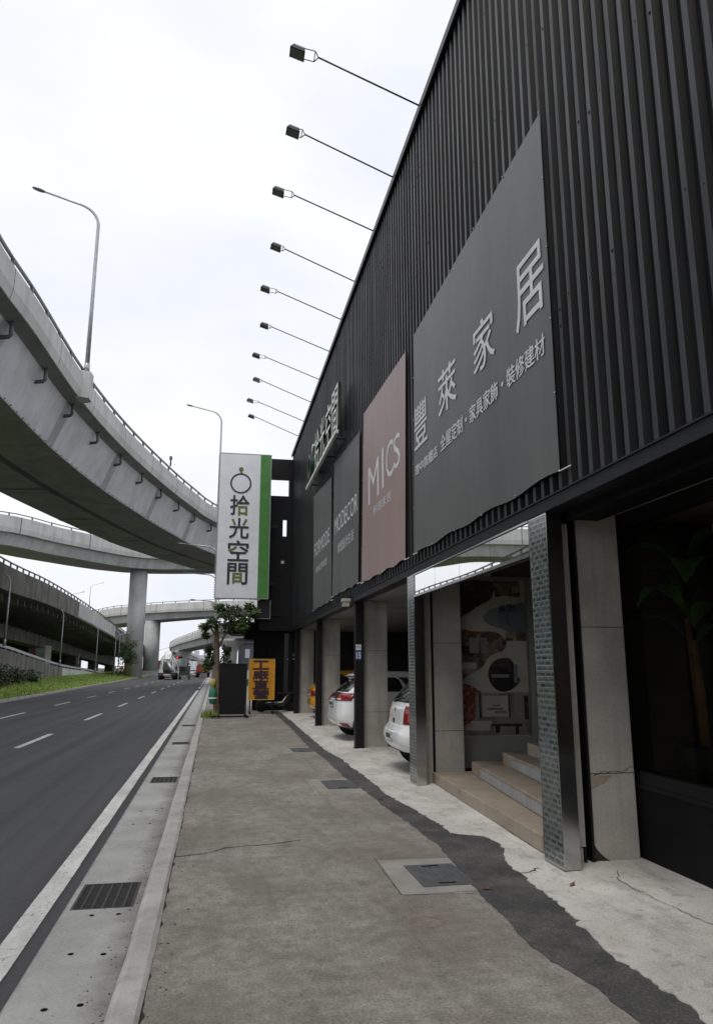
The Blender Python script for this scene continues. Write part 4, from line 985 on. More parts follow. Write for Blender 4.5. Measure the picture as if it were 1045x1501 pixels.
# ------------------------------------------------------------------ cars
LV_A = [(.27, .34, 3.45, .70), (.32, .12, 3.62, .79), (.41, .03, 3.72, .835), (.52, .0, 3.74, .845), (.62, .02, 3.73, .845), (.68, .075, 3.71, .845), (.72, .095, 3.69, .843), (.90, .115, 3.50, .838), (.98, .14, 3.25, .825),
        (1.03, .165, 2.95, .805), (1.15, .25, 2.78, .765), (1.33, .40, 2.42, .70), (1.40, .44, 2.25, .67), (1.45, .50, 2.1, .63), (1.495, .72, 1.9, .56), (1.52, .95, 1.65, .42)]
LV_B = [(.23, .34, 3.60, .70), (.29, .13, 3.8, .79), (.38, .03, 3.93, .84), (.50, .0, 3.95, .847), (.66, .015, 3.94, .848), (.78, .03, 3.86, .848), (.88, .05, 3.7, .845), (.95, .10, 3.5, .84), (1.0, .15, 3.25, .825),
        (1.05, .20, 3.0, .80), (1.15, .32, 2.8, .765), (1.30, .50, 2.48, .70), (1.38, .42, 2.3, .67), (1.43, .45, 2.15, .64), (1.48, .75, 1.9, .56), (1.50, 1.0, 1.65, .42)]
LV_S = [(.20, .25, 4.35, .70), (.28, .08, 4.5, .82), (.40, .0, 4.6, .865), (.55, .0, 4.62, .875), (.70, .02, 4.6, .875), (.85, .05, 4.35, .87), (.93, .10, 4.0, .86), (.98, .35, 3.6, .84), (1.03, .62, 3.4, .80),
        (1.15, .85, 3.15, .76), (1.30, 1.15, 2.8, .70), (1.38, 1.4, 2.55, .66), (1.42, 1.6, 2.35, .60), (1.44, 1.85, 2.1, .45)]
def make_car(name, label, lv, body, loc, rz, tail='A', plate='2K·5738', group=None):
    t = thing(name, label, 'car', loc, rz, group)
    def prm(z):
        for a, b in zip(lv, lv[1:]):
            if a[0] <= z <= b[0]: f = (z-a[0])/(b[0]-a[0]); return [a[i]+(b[i]-a[i])*f for i in (1, 2, 3)]
        return list(lv[-1][1:]) if z > lv[-1][0] else list(lv[0][1:])
    def pt(u, z, off=0):
        xr, xf, w = prm(z); r = min(.36, w*.6); u = u % 8; k = int(u); f = u-k; bl = .05
        corners = {1: (xr+r, -w+r, PI, 1.5*PI), 3: (xf-r, -w+r, 1.5*PI, 2*PI), 5: (xf-r, w-r, 0, .5*PI), 7: (xr+r, w-r, .5*PI, PI)}
        if k in corners:
            cx, cy, a0, a1 = corners[k]; a = a0+(a1-a0)*f; x, y = cx+(r+off)*math.cos(a), cy+(r+off)*math.sin(a)
        elif k == 0: x, y = xr-off, (w-r)*(1-2*f)
        elif k == 2: x, y = xr+r+(xf-xr-2*r)*f, -w-off
        elif k == 4: x, y = xf+off, -(w-r)*(1-2*f)
        else: x, y = xf-r-(xf-xr-2*r)*f, w+off
        if k in (0, 1, 7): x += bl*(y/w)**2*.9
        return (x, y, z)
    def patch(us, zs, off, name, mt, par=t, sm=True):
        m = MB(); nu, nz_ = len(us), len(zs)
        for z in zs:
            for u in us: m.v.append(pt(u, z, off))
        for j in range(nz_-1):
            for i in range(nu-1): k = j*nu+i; m.face([k, k+1, k+nu+1, k+nu], 0, sm)
        # close the rim back to the body so the patch is solid
        m2 = len(m.v); rim = [i for i in range(nu)]+[j*nu+nu-1 for j in range(1, nz_)]+[(nz_-1)*nu+i for i in range(nu-2, -1, -1)]+[j*nu for j in range(nz_-2, 0, -1)]
        if off > 0 and name != 'body':
            rp = [(us[i], zs[0]) for i in range(nu)]+[(us[-1], zs[j]) for j in range(1, nz_)]+[(us[i], zs[-1]) for i in range(nu-2, -1, -1)]+[(us[0], zs[j]) for j in range(nz_-2, 0, -1)]
            for u, z in rp: m.v.append(pt(u, z, -.004))
            n = len(rim)
            for i in range(n): m.face([rim[i], rim[(i+1) % n], m2+(i+1) % n, m2+i])
        return m.build(name, mt, par)
    fr = lambda a, b, n: [a+(b-a)*k/n for k in range(n+1)]
    us = fr(0, 1, 8)+fr(1, 2, 7)[1:]+fr(2, 3, 14)[1:]+fr(3, 4, 7)[1:]+fr(4, 5, 8)[1:]+fr(5, 6, 7)[1:]+fr(6, 7, 14)[1:]+fr(7, 8, 7)[1:-1]
    zs = []
    for a, b in zip(lv, lv[1:]): zs += fr(a[0], b[0], 2)[:-1]
    zs.append(lv[-1][0]); m = MB(); n = len(us)
    for z in zs: m.v += [pt(u, z) for u in us]
    for j in range(len(zs)-1):
        for i in range(n): m.face([j*n+i, j*n+(i+1) % n, (j+1)*n+(i+1) % n, (j+1)*n+i], 0, True)
    m.face([(len(zs)-1)*n+i for i in range(n)], 0, True); m.face(list(range(n)))
    bo = m.build('body', body, t)
    zg = [z for z in zs if 1.03 <= z <= 1.36] if tail != 'S' else [z for z in zs if 1.04 <= z <= 1.36]
    patch(fr(-.35, 1.35, 18), [1.045]+zg[1:-1]+[1.34], .006, 'rear_window', 'car_glass')
    for a, b in ((2.02, 2.46), (2.5, 2.9)): patch(fr(a, b, 6), [1.05]+zg[1:-1]+[1.36], .006, 'side_window', 'car_glass'); patch(fr(9-b+.0-.0+0, 9-a, 6) if False else fr(8.98-b, 8.98-a, 6), [1.05]+zg[1:-1]+[1.36], .006, 'side_window', 'car_glass')
    patch(fr(3.5, 5.5, 14), [1.06]+zg[1:-1]+[1.33], .006, 'windscreen', 'car_glass')
    if tail == 'A':
        for s in (0, 1):
            us_ = fr(1.12, 1.62, 8) if s == 0 else fr(7.38, 7.88, 8); l_ = patch(us_, fr(.73, 1.0, 6), .012, 'tail_lamp', 'lamp_red')
        m = MB(); m.lathe([(.035, -.006), (.035, .0)], (pt(.5, .93)[0]-.004, 0, .93), 'X', 16); m.build('emblem', 'chrome', t)
        m = MB(); m.box(pt(.5, .76)[0]-.02, -.03, .73, pt(.5, .76)[0], .03, .80); m.build('release_handle', 'car_black', t)
        pz = .47
    elif tail == 'B':
        for s in (0, 1):
            us_ = fr(.80, 1.75, 10) if s == 0 else fr(7.25, 8.20, 10); l_ = patch(us_, fr(.86, 1.02, 5), .016, 'tail_lamp', 'lamp_red')
            patch(us_[2:6], fr(.875, .91, 2), .020, 'lamp_strip', 'lamp_clear', l_)
        patch(fr(.18, .82, 8), fr(.90, 1.03, 4), .012, 'tailgate_garnish', 'car_black')
        for us_ in (fr(1.25, 1.6, 4), fr(7.4, 7.75, 4)): patch(us_, fr(.30, .38, 2), .010, 'reflector', 'lamp_red')
        pz = .72
    else:
        for us_ in (fr(.85, 1.5, 8), fr(7.5, 8.15, 8)): patch(us_, fr(.70, .88, 4), .012, 'tail_lamp', 'lamp_red')
        pz = .62
    if tail != 'N':
        patch(fr(.26, .74, 6), fr(pz-.03, pz+.16, 3), .003, 'plate_recess', 'sign_frame')
        x = min(pt(.5, pz)[0], pt(.5, pz+.12)[0])-.016; m = MB(); m.box(x, -.17, pz, x+.008, .17, pz+.125); p = m.build('number_plate', 'plate_white', t)
        text_mesh('plate_text', plate, 'plate_ink', p, (x-.002, .15, pz+.03), (0, -1, 0), (0, 0, 1), .30, .065, .004)
    if tail in 'AB':
        z0 = 1.06; a = Vector(pt(.30, z0, .02)); b = Vector(pt(.75, 1.12, .025)); m = MB(); m.bar(a, b, .014); m.bar(a, a+Vector((-.02, 0, -.03)), .04); m.build('wiper', 'car_black', t)
        m = MB(); pr_ = [pt(u, 1.40 if tail == 'A' else 1.385, .0) for u in fr(-.2, 1.2, 10)]
        for p0, p1 in zip(pr_, pr_[1:]): m.poly([(p0[0]-.07, p0[1], p0[2]+.005), (p1[0]-.07, p1[1], p1[2]+.005), (p1[0]+.2, p1[1], p1[2]+.06), (p0[0]+.2, p0[1], p0[2]+.06)]); m.poly([(p0[0]-.07, p0[1], p0[2]+.005), (p1[0]-.07, p1[1], p1[2]+.005), (p1[0]+.02, p1[1], p1[2]-.025), (p0[0]+.02, p0[1], p0[2]-.025)])
        m.build('spoiler', body, t)
    patch(fr(-.9, 1.9, 26), [lv[0][0]+.004, lv[0][0]+.025, lv[1][0]], .006, 'lower_valance', 'car_black')
    L_ = lv[3][2]; w = lv[3][3]
    for x in (.68, L_-.80):
        for s in (-1, 1):
            m = MB(); m.lathe([(.0, 0), (.345, 0), (.345, .012*s), (.0, .012*s)], (x, s*(w-.004), .33), 'Y', 28); m.build('wheel_arch', 'hole_black', t)
            m = MB(); m.lathe([(.18, -.09), (.27, -.095), (.295, -.07), (.30, 0), (.295, .07), (.27, .095), (.18, .09)], (x, s*(w-.075), .30), 'Y', 28); wl = m.build('wheel', 'rubber', t)
            m = MB(); yy = s*(w-.075)+s*.075; m.lathe([(.19, yy), (.18, yy+.008*s), (.05, yy+.0*s), (.0, yy+.004*s)], (x, 0, .30), 'Y', 20); m.build('rim', 'rim_silver', wl)
    return t
y1 = P(571, 1043, 0, 2.76).y
make_car('parked_car', 'older white hatchback with upright red lamps parked behind the far mosaic pillar', LV_A, 'car_white', (2.74, y1+.02, .03), math.radians(-1.5), 'A', '9127-TB', 'cars parked in the open bays')
y2 = P(489, 1035, 0, 2.74).y
make_car('parked_car', 'newer white hatchback with wide red tail lamps behind the stickered post', LV_B, 'car_white', (2.66, y2-.08, .03), math.radians(2), 'B', 'BCR-6805', 'cars parked in the open bays')
q = P(463, 1025, 0, 3.25)
make_car('parked_car', 'yellow taxi with only its rear corner showing in the farthest bay', LV_B, 'car_yellow', (3.02, q.y+.1, .03), 0, 'S', 'TDA-318', 'cars parked in the open bays')
make_car('parked_car', 'dim yellow taxi deep in the bay behind the newer white hatchback', LV_S, 'car_yellow', (4.1, 20.1, .03), 0, 'S', 'TDE-052', 'cars parked in the open bays')
make_car('parked_car', 'silver sedan roof showing behind the concrete column in the second bay', LV_S, 'car_silver', (3.75, 14.05, .03), 0, 'S', '3615-K8', 'cars parked in the open bays')

# ------------------------------------------------------------------ banana plant inside the show window
q = P(1030, 1132, 0, 4.15)
t = thing('banana_plant', 'banana plant with brown trunks behind the dark show window', 'plant', (4.2, q.y, .59))
m = MB(); m.lathe([(.16, 0), (.20, .02), (.24, .34), (.22, .36), (.20, .33)], (0, 0, 0), 'Z', 20); m.build('pot', 'chalkboard', t)
for dx, dy, h in ((0, 0, 1.25), (.03, .12, 1.45)):
    m = MB(); m.tube([(dx, dy*.3, .3), (dx, dy*.6, .8), (dx-.02, dy, h)], [.05, .045, .03], 10); m.build('trunk', 'dead_stem', t)
for k in range(11):
    a = k*2.4; hgt = 1.2+.08*k; L_ = .75+.25*random.random(); m = MB(); pts = []
    for i in range(9):
        f = i/8; r = .05+L_*f*.6; z = hgt+.75*f-.75*f*f; wd = .13*math.sin(PI*min(1, f*1.02+.03))+.008
        c = Vector((r*math.cos(a), r*math.sin(a)+.08, z)); s = Vector((-math.sin(a), math.cos(a), 0))*wd
        m.v += [tuple(c-s+Vector((0, 0, .03))), tuple(c), tuple(c+s+Vector((0, 0, .03)))]
    for i in range(8):
        for j in range(2): b0 = i*3+j; m.face([b0, b0+1, b0+4, b0+3], 0, True)
    m.build('leaf', 'banana_leaf', t)

# ------------------------------------------------------------------ street tree
def leaf_cloud(m, clumps, n, size, mis=(0,), flat=.5):
    for k in range(n):
        cx, cy, cz, rx, ry, rz = random.choice(clumps)
        while True:
            a, b_, c = (random.uniform(-1, 1) for _ in range(3))
            if a*a+b_*b_+c*c < 1 and a*a+b_*b_+c*c > .12*random.random(): break
        p = Vector((cx+a*rx, cy+b_*ry, cz+c*rz)); s = size*random.uniform(.6, 1.25)
        d = Vector((random.uniform(-1, 1), random.uniform(-1, 1), random.uniform(-.9, .35))).normalized(); u = d.cross(Vector((random.uniform(-.5, .5), random.uniform(-.5, .5), 1))).normalized(); wv = d.cross(u)*.12
        b0 = len(m.v); m.v += [tuple(p), tuple(p+d*s*.45+u*s*.2+wv*s), tuple(p+d*s), tuple(p+d*s*.45-u*s*.2+wv*s)]
        m.face([b0, b0+1, b0+2, b0+3], random.choice(mis), False)
TY = 26.2; q = P(319, 1045, 2, 0); TY = q.y
def tp(px, py): return P(px, py, 1, TY)
t = thing('street_tree', 'small leafy street tree with bare tied trunk under the hanging sign', 'tree', (q.x, TY, 0)); o0 = Vector((q.x, TY, 0))
m = MB(); tops = [tp(318, y) for y in (1046, 1010, 980, 955, 935, 915)]; m.tube([p-o0 for p in tops], [.13, .115, .10, .10, .085, .06], 12)
m.tube([tops[3]-o0, tp(330, 930)-o0, tp(345, 912)-o0+Vector((0, .2, 0)), tp(362, 900)-o0], [.05, .04, .03, .015], 8); m.tube([tops[4]-o0, tp(308, 918)-o0, tp(300, 915)-o0], [.04, .025, .01], 8); m.tube([tops[2]-o0, tp(325, 965)-o0, tp(331, 955)-o0], [.03, .02, .01], 8)
m.build('trunk', 'bark', t)
m = MB(); cl = []
for px, py, r in ((345, 893, .42), (330, 900, .42), (360, 905, .42), (372, 900, .25), (312, 912, .34), (300, 918, .24), (335, 918, .40), (352, 918, .38), (345, 906, .5), (322, 890, .25), (366, 888, .22), (303, 930, .14)):
    p = tp(px, py)-o0; cl.append((p.x, p.y+random.uniform(-.5, .4), p.z, r*.72, r*1.1, r*.55))
leaf_cloud(m, cl, 2000, .19, (0, 0, 0, 1)); cl2 = []
for px, py, r in ((308, 965, .25), (303, 975, .2), (330, 968, .25), (333, 952, .18), (307, 950, .16), (326, 985, .2)):
    p = tp(px, py)-o0; cl2.append((p.x, p.y+.15, p.z, r*.8, r, r))
leaf_cloud(m, cl2, 800, .18, (0, 0, 0, 1)); m.build('crown', ['tree_leaf', 'tree_leaf_light'], t)
q = tp(313, 1018)
t = thing('tied_sack', 'green and yellow plastic sack tied to the street tree trunk', 'sack', (q.x-.02, TY-.12, q.z-.35))
m = MB(); m.lathe([(.02, 0), (.11, .05), (.15, .25), (.13, .5), (.06, .62), (.02, .66)], (0, 0, 0), 'Z', 14); m.build('bag', 'sack_green', t)
m = MB(); m.lathe([(.05, .62), (.09, .70), (.10, .82), (.05, .92)], (.0, 0, 0), 'Z', 12); m.build('tied_top', 'sack_yellow', t)
m = MB(); m.lathe([(.156, .2), (.156, .25)], (0, 0, 0), 'Z', 14); m.build('strap', 'letter_white', t)
def blades(m, cx, cy, z, rx, ry, n, h, mi=0):
    for k in range(n):
        x, y = cx+random.uniform(-rx, rx), cy+random.uniform(-ry, ry); a = random.random()*6.3; hh = h*random.uniform(.4, 1.1); wv = .012*max(1, h*2.5); l_ = hh*random.uniform(.1, .6)
        b0 = len(m.v); m.v += [(x-wv*math.sin(a), y+wv*math.cos(a), z), (x+wv*math.sin(a), y-wv*math.cos(a), z), (x+l_*math.cos(a), y+l_*math.sin(a), z+hh)]
        m.face([b0, b0+1, b0+2], mi)
m = MB(); blades(m, 0, 0, 0, .26, .5, 260, .28); tag(m.build('weed_clump', 'grass_blade', None, (-.1, 25.6, .01)), 'clump of yellowed weeds at the foot of the street tree by the kerb', 'weeds')

# ------------------------------------------------------------------ street lamps
def street_lamp(base, height, arm, direc, label, r=.10, cat='street lamp', head=.75, bend=1.0, group='street lamps along the roads', drop=0):
    t = thing('street_lamp', label, cat, base, 0, group)
    d = Vector((direc[0], direc[1], 0)).normalized(); pts = [(0, 0, 0), (0, 0, height*.5)]; rs = [r, r*.8]; bh_ = min(bend, arm*.5)
    for k in range(9):
        a = (1.26 if not drop else 1.5)*k/8; p = d*(bh_*(1-math.cos(a))); pts.append((p.x, p.y, height-bh_*.9+bh_*.9*math.sin(a))); rs.append(r*(.72-.03*k))
    L_ = arm-bh_*(1-math.cos(1.26 if not drop else 1.5)); e_ = d*arm; pts.append((e_.x, e_.y, pts[-1][2]+L_*(.27 if not drop else .07))); rs.append(r*.40)
    m = MB(); m.tube(pts, rs, 10); m.build('pole', 'galvanised', t)
    m = MB(); m.lathe([(.0, 0), (.5, .08), (.9, .3), (1, .55), (.75, .85), (.0, 1.0)], (0, 0, 0), 'X', 12); a0 = Vector(pts[-1])
    sl_ = (Vector(pts[-1])-Vector(pts[-2])).normalized(); s = Vector((-d.y, d.x, 0)); upv = sl_.cross(s)
    m.v = [tuple(a0+sl_*(x*head-.08)+s*(y*head*.19)+upv*(z*head*.10)) for x, y, z in m.v]; m.build('lamp_head', 'lamp_head_grey', t)
    m = MB(); m.box(-r*1.8, -r*1.8, 0, r*1.8, r*1.8, .05); m.lathe([(r*1.25, .05), (r*1.2, .5), (r, .52)], (0, 0, 0), 'Z', 12); m.build('base', 'galvanised', t)
    return t

# ------------------------------------------------------------------ near steel viaduct
Z1 = 16.0
pv = [Vector((-4.0, -34, Z1)), Vector((-6.2, -14, Z1)), Vector((-7.6, 4, Z1)), Vector((-7.9, 14, Z1))]+[P(x, y, 2, Z1) for x, y in ((0, 335), (60, 430), (128, 543), (190, 622), (250, 683), (290, 718), (315, 737))]+[Vector((4.5, 79, Z1+.2)), Vector((11.5, 93, Z1+.4)), Vector((20, 106, Z1+.6)), Vector((34, 122, Z1+.8))]
path1 = resample(catmull(pv, 14), 1.0); fr1 = frames(path1)
V1 = thing('steel_viaduct', 'nearest curved grey steel box girder viaduct sweeping over the road', 'viaduct', path1[0]*1); V1.location = (0, 0, 0)
m = MB(); sweep(m, fr1, [(0, -.42), (0, -1.22), (.10, -1.62), (.16, -1.62), (.16, -1.10), (.26, -.42)]); m.build('parapet', 'parapet_concrete', V1)
m = MB(); sweep(m, fr1, [(9.75, -.42), (9.84, -1.10), (9.84, -1.62), (10, -1.62), (10, -.42)]); m.build('parapet', 'parapet_concrete', V1)
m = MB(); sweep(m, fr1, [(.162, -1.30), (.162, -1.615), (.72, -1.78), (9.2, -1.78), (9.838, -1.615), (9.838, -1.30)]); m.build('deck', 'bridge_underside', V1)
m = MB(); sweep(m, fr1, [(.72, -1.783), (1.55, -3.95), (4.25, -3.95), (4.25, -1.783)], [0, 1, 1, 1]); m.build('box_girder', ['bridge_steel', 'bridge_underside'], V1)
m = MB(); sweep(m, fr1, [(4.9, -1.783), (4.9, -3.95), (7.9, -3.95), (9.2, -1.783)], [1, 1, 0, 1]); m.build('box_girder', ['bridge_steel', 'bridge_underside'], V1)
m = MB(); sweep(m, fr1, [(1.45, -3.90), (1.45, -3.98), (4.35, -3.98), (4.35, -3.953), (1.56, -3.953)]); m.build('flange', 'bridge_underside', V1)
m = MB()
for (p, tt, nn) in frames(resample(path1, .8))[::1]:
    if 18 < p.y < 80: a = p+nn*1.43+Vector((0, 0, -3.91)); m.box(a.x-.03, a.y-.03, a.z-.005, a.x+.03, a.y+.03, a.z+.03)
m.build('bolt_row', 'pipe_grey', V1)
m = MB(); sweep(m, fr1, [(.08, 0), (.08, -.10), (.18, -.10), (.18, 0)])
for (p, tt, nn) in frames(resample(path1, 2.0)): a = p+nn*.13; m.box(a.x-.06, a.y-.06, a.z-.43, a.x+.06, a.y+.06, a.z-.09)
m.build('railing', 'pipe_grey', V1)
m = MB(); sweep(m, fr1, [(9.83, 0), (9.83, -.10), (9.93, -.10), (9.93, 0)])
for (p, tt, nn) in frames(resample(path1, 2.0)): a = p+nn*9.88; m.box(a.x-.06, a.y-.06, a.z-.43, a.x+.06, a.y+.06, a.z-.09)
m.build('railing', 'pipe_grey', V1)
for (p, tt, nn) in frames(resample(path1, 6.0)):
    if p.y < 5 or p.y > 75: continue
    m = MB(); ring_ = []
    for sg_ in (-1, 1):
        for dd, zz in ((-.004, -.43), (-.004, -1.22), (.096, -1.61)): q = p+nn*dd+tt*(.018*sg_); m.v.append((q.x, q.y, p.z+zz))
    m.face([0, 1, 4, 3]); m.face([1, 2, 5, 4]); m.build('parapet_joint', 'crack_dark', V1)
for (p, tt, nn) in frames(resample(path1, 4.4)):
    if 10 < p.y < 78:
        a = p+nn*.56; m = MB(); e1 = a+nn*.02; m.tube([(a.x, a.y, p.z-1.70), (a.x, a.y, p.z-2.25), (a.x+nn.x*.08, a.y+nn.y*.08, p.z-2.34), (a.x+nn.x*.55-tt.x*.0, a.y+nn.y*.55, p.z-2.40), ], .085, 8); m.build('drain_pipe', 'pipe_grey', V1)
for i, (p, tt, nn) in enumerate(frames(resample(path1, 8.8))):
    if 8 < p.y < 90:
        m = MB()
        for k in range(26):
            f0, f1 = k/26+.004, (k+.55)/26; q0 = p+nn*(.72+.83*f0-.014); q1 = p+nn*(.72+.83*f1-.014); z0, z1 = p.z-1.79-2.15*f0, p.z-1.79-2.15*f1
            m.poly([tuple(Vector((q0.x, q0.y, z0))-tt*.45), tuple(Vector((q0.x, q0.y, z0))+tt*.45), tuple(Vector((q1.x, q1.y, z1))+tt*.45), tuple(Vector((q1.x, q1.y, z1))-tt*.45)])
        m.build('splice_plate', 'splice_grey', V1)
for (p, tt, nn) in frames(resample(path1, 13.0)):
    if p.y < 95:
        m = MB(); a = p+nn*4.27; b_ = p+nn*4.98; m.bar((a.x, a.y, p.z-2.9), (b_.x, b_.y, p.z-2.9), 1.2, 1.2); m.build('cross_beam', 'bridge_underside', V1)
for (p, tt, nn) in frames(resample(path1, 8.8)):
    if 18 < p.y < 90:
        for d0, d1 in ((1.6, 4.2), (4.95, 7.85)):
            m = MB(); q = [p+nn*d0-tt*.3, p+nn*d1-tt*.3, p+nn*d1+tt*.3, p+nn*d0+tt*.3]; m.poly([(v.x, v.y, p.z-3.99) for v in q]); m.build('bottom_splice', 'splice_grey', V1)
# lamp pedestals and lamps on the near viaduct
for px, py, lb in ((128, 543, 'tall viaduct lamp with curved arm at left, nearest on the grey steel viaduct'), (319, 740, 'second viaduct lamp whose pole runs beside the hanging sign')):
    q = P(px, py, 2, Z1); i = min(range(len(fr1)), key=lambda k: (fr1[k][0]-q).length); p, tt, nn = fr1[i]
    m = MB(); c = p+nn*.02
    out = []
    for (s_, d_) in ((-.45, .26), (-.45, -.02), (-.28, -.36), (.28, -.36), (.45, -.02), (.45, .26)): v_ = p+tt*s_+nn*d_; out.append((v_.x, v_.y))
    m.prism(out[::-1] if False else out, p.z-1.66, p.z-.30); ped = m.build('lamp_pedestal', 'parapet_concrete', V1)
    street_lamp((c.x-nn.x*.1, c.y-nn.y*.1, p.z-.30), 9.2, 2.7, (nn.x-.1, nn.y-.12), lb, .115, 'street lamp', .75, 1.3, 'lamps on the near viaduct')
p = fr1[min(range(len(fr1)), key=lambda k: (fr1[k][0]-P(251, 683, 2, Z1)).length)][0]
m = MB(); m.tube([(p.x, p.y, p.z), (p.x, p.y, p.z+.75)], .06, 8); m.box(p.x-.1, p.y-.1, p.z+.5, p.x+.1, p.y+.1, p.z+.72); m.build('marker_post', 'pipe_grey', V1)
m = MB()
for k in (3, 7):  # piers out of the photo that carry the near viaduct
    pass
for yy in (-22.0, 100.0):
    p, tt, nn = fr1[min(range(len(fr1)), key=lambda k: abs(fr1[k][0].y-yy))]; c = p+nn*5; m = MB(); m.lathe([(1.3, -.2), (1.3, p.z-5.2)], (c.x, c.y, 0), 'Z', 24)
    a, b_ = p+nn*1.2, p+nn*8.8; m.bar((a.x, a.y, p.z-4.6), (b_.x, b_.y, p.z-4.6), 1.8, 1.25); m.build('pier', 'bridge_concrete', V1)

# ------------------------------------------------------------------ the other viaducts
def viaduct(name, label, pts, wdt, ph, gh, inset, mats=('parapet_concrete', 'bridge_concrete'), step=3.0, rail=.45, piers=(), rstep=4.0, gfun=None):
    path = resample(catmull(pts, 10), step); fr = frames(path); V = thing(name, label, 'viaduct')
    m = MB(); sweep(m, fr, [(0, 0), (0, -ph*.72), (.12, -ph), (.3, -ph), (.3, 0)]); m.build('parapet', mats[0], V)
    m = MB(); sweep(m, fr, [(wdt-.3, 0), (wdt-.3, -ph), (wdt-.12, -ph), (wdt, -ph*.72), (wdt, 0)]); m.build('parapet', mats[0], V)
    m = MB(); n_ = len(fr); prof = lambda e: [(.302, -ph*.6), (.302, -ph+.004), (inset, -ph-.12), (inset+gh*.25, -ph-gh-e), (wdt-inset-gh*.25, -ph-gh-e), (wdt-inset, -ph-.12), (wdt-.302, -ph+.004), (wdt-.302, -ph*.6)]
    sweep(m, fr, prof(0), [0, 0, 0, 1, 0, 0, 0, 0])
    if gfun:
        for i, (p, tt, nn) in enumerate(fr):
            for j in (3, 4): x, y, z = m.v[i*8+j]; m.v[i*8+j] = (x, y, z+gh-gfun(p))
    m.build('girder', [mats[1], 'bridge_underside'], V)
    m = MB(); sweep(m, fr, [(.05, rail), (.05, rail-.12), (.17, rail-.12), (.17, rail)])
    for (p, tt, nn) in frames(resample(path, rstep)): a = p+nn*.11; m.box(a.x-.09, a.y-.09, p.z, a.x+.09, a.y+.09, p.z+rail-.02)
    m.build('railing', 'pipe_grey', V)
    for (p, tt, nn) in frames(resample(path, 14.0)):
        if not (-40 < p.x < 25 and p.y < 260): continue
        m = MB()
        for sg_ in (-1, 1):
            for dd, zz in ((-.012, -.02), (-.012, -ph*.72), (.108, -ph)): q = p+nn*dd+tt*(.05*sg_); m.v.append((q.x, q.y, p.z+zz))
        m.face([0, 1, 4, 3]); m.face([1, 2, 5, 4]); m.build('segment_joint', 'crack_dark', V)
    for x, y, z1, r, cap in piers:
        m = MB()
        if cap: m.lathe([(r, -.3), (r, z1*.62), (r*1.15, z1*.72), (r*2.0, z1*.92), (r*2.1, z1)], (x, y, 0), 'Z', 28)
        else: m.lathe([(r, -.3), (r, z1)], (x, y, 0), 'Z', 32)
        m.build('pier', mats[1], V)
    return V, fr
ZB2 = 18.4; ph2, gh2 = 2.3, 1.75; zt2 = ZB2+ph2+gh2
e2 = [P(x, y, 2, ZB2) for x, y in ((0, 797), (100, 815), (205, 833))]
D_ = lambda p, dx, dy: Vector((p.x+dx, p.y+dy, zt2))
pp = P(205, 835, 2, ZB2)
e2v = [Vector((-92, 88, zt2-2.6)), Vector((-66, 90, zt2-2.1)), Vector((-46, 97, zt2-1.3)), D_(e2[0], -.6, -1.2), D_(e2[1], -.5, -1), D_(e2[2], -.3, -1.2), Vector((-5, 133, zt2+.4)), Vector((4, 135, zt2+.9)), Vector((22, 136, zt2+1.2)), Vector((50, 132, zt2+1.5))]
PX2 = P(204.5, 836, 1, e2[2].y+3.2).x
viaduct('concrete_viaduct', 'second pale viaduct on a thick round pier, passing behind the near steel one', e2v, 9.5, ph2, gh2, .7, piers=[(PX2, e2[2].y+3.2, ZB2-.02, 1.5, False), (-46, 103, ZB2-.2, 1.5, False)])
zt3 = 16.3; ph3, gh3 = 2.0, 1.6
e3 = [P(x, y, 2, zt3+.45) for x, y in ((130, 895), (160, 889.5), (200, 885), (257, 881), (313, 878.5), (345, 877), (390, 875))]
e3v = [Vector((-62, 228, zt3-1)), Vector((-50, 222, zt3-.3))]+[Vector((p.x, p.y, zt3)) for p in e3]+[Vector((22, 138, zt3)), Vector((38, 128, zt3))]
q = P(222.5, 950, 1, e3[2].y); yp3 = e3[2].y-1; p3 = P(222.5, 950, 1, yp3)
viaduct('concrete_viaduct', 'third distant viaduct seen level behind the thick round pier', e3v, 9.0, ph3, gh3, .9, piers=[(p3.x, yp3, zt3-3.7, 1.8, False)], gfun=lambda p: max(.8, 2.0-.028*max(0, p.x+30)))
Z4 = 8.0; ph4, gh4 = 2.0, 1.9; zt4 = Z4+ph4+gh4
e4 = [P(x, y, 2, Z4) for x, y in ((280, 969), (262, 965), (253, 962), (248, 958), (255, 954), (280, 948), (310, 941), (330, 937), (400, 930))]
e4v = [Vector((p.x, p.y, zt4)) for p in e4]+[Vector((30, 118, zt4))]
pt4 = P(338.5, 950, 1, 172)
pr4 = [(pt4.x, 172.5, Z4-.02, 1.5, True)]+[(x_, y_, Z4-.02, 1.6, True) for x_, y_ in ((-11.5, 290), (-16.5, 345), (-18.5, 420), (-19, 530))]
viaduct('curved_ramp', 'far curved ramp bending away to the left above the traffic', e4v, 9.0, ph4, gh4, .7, step=5.0, rstep=6.0, piers=pr4)
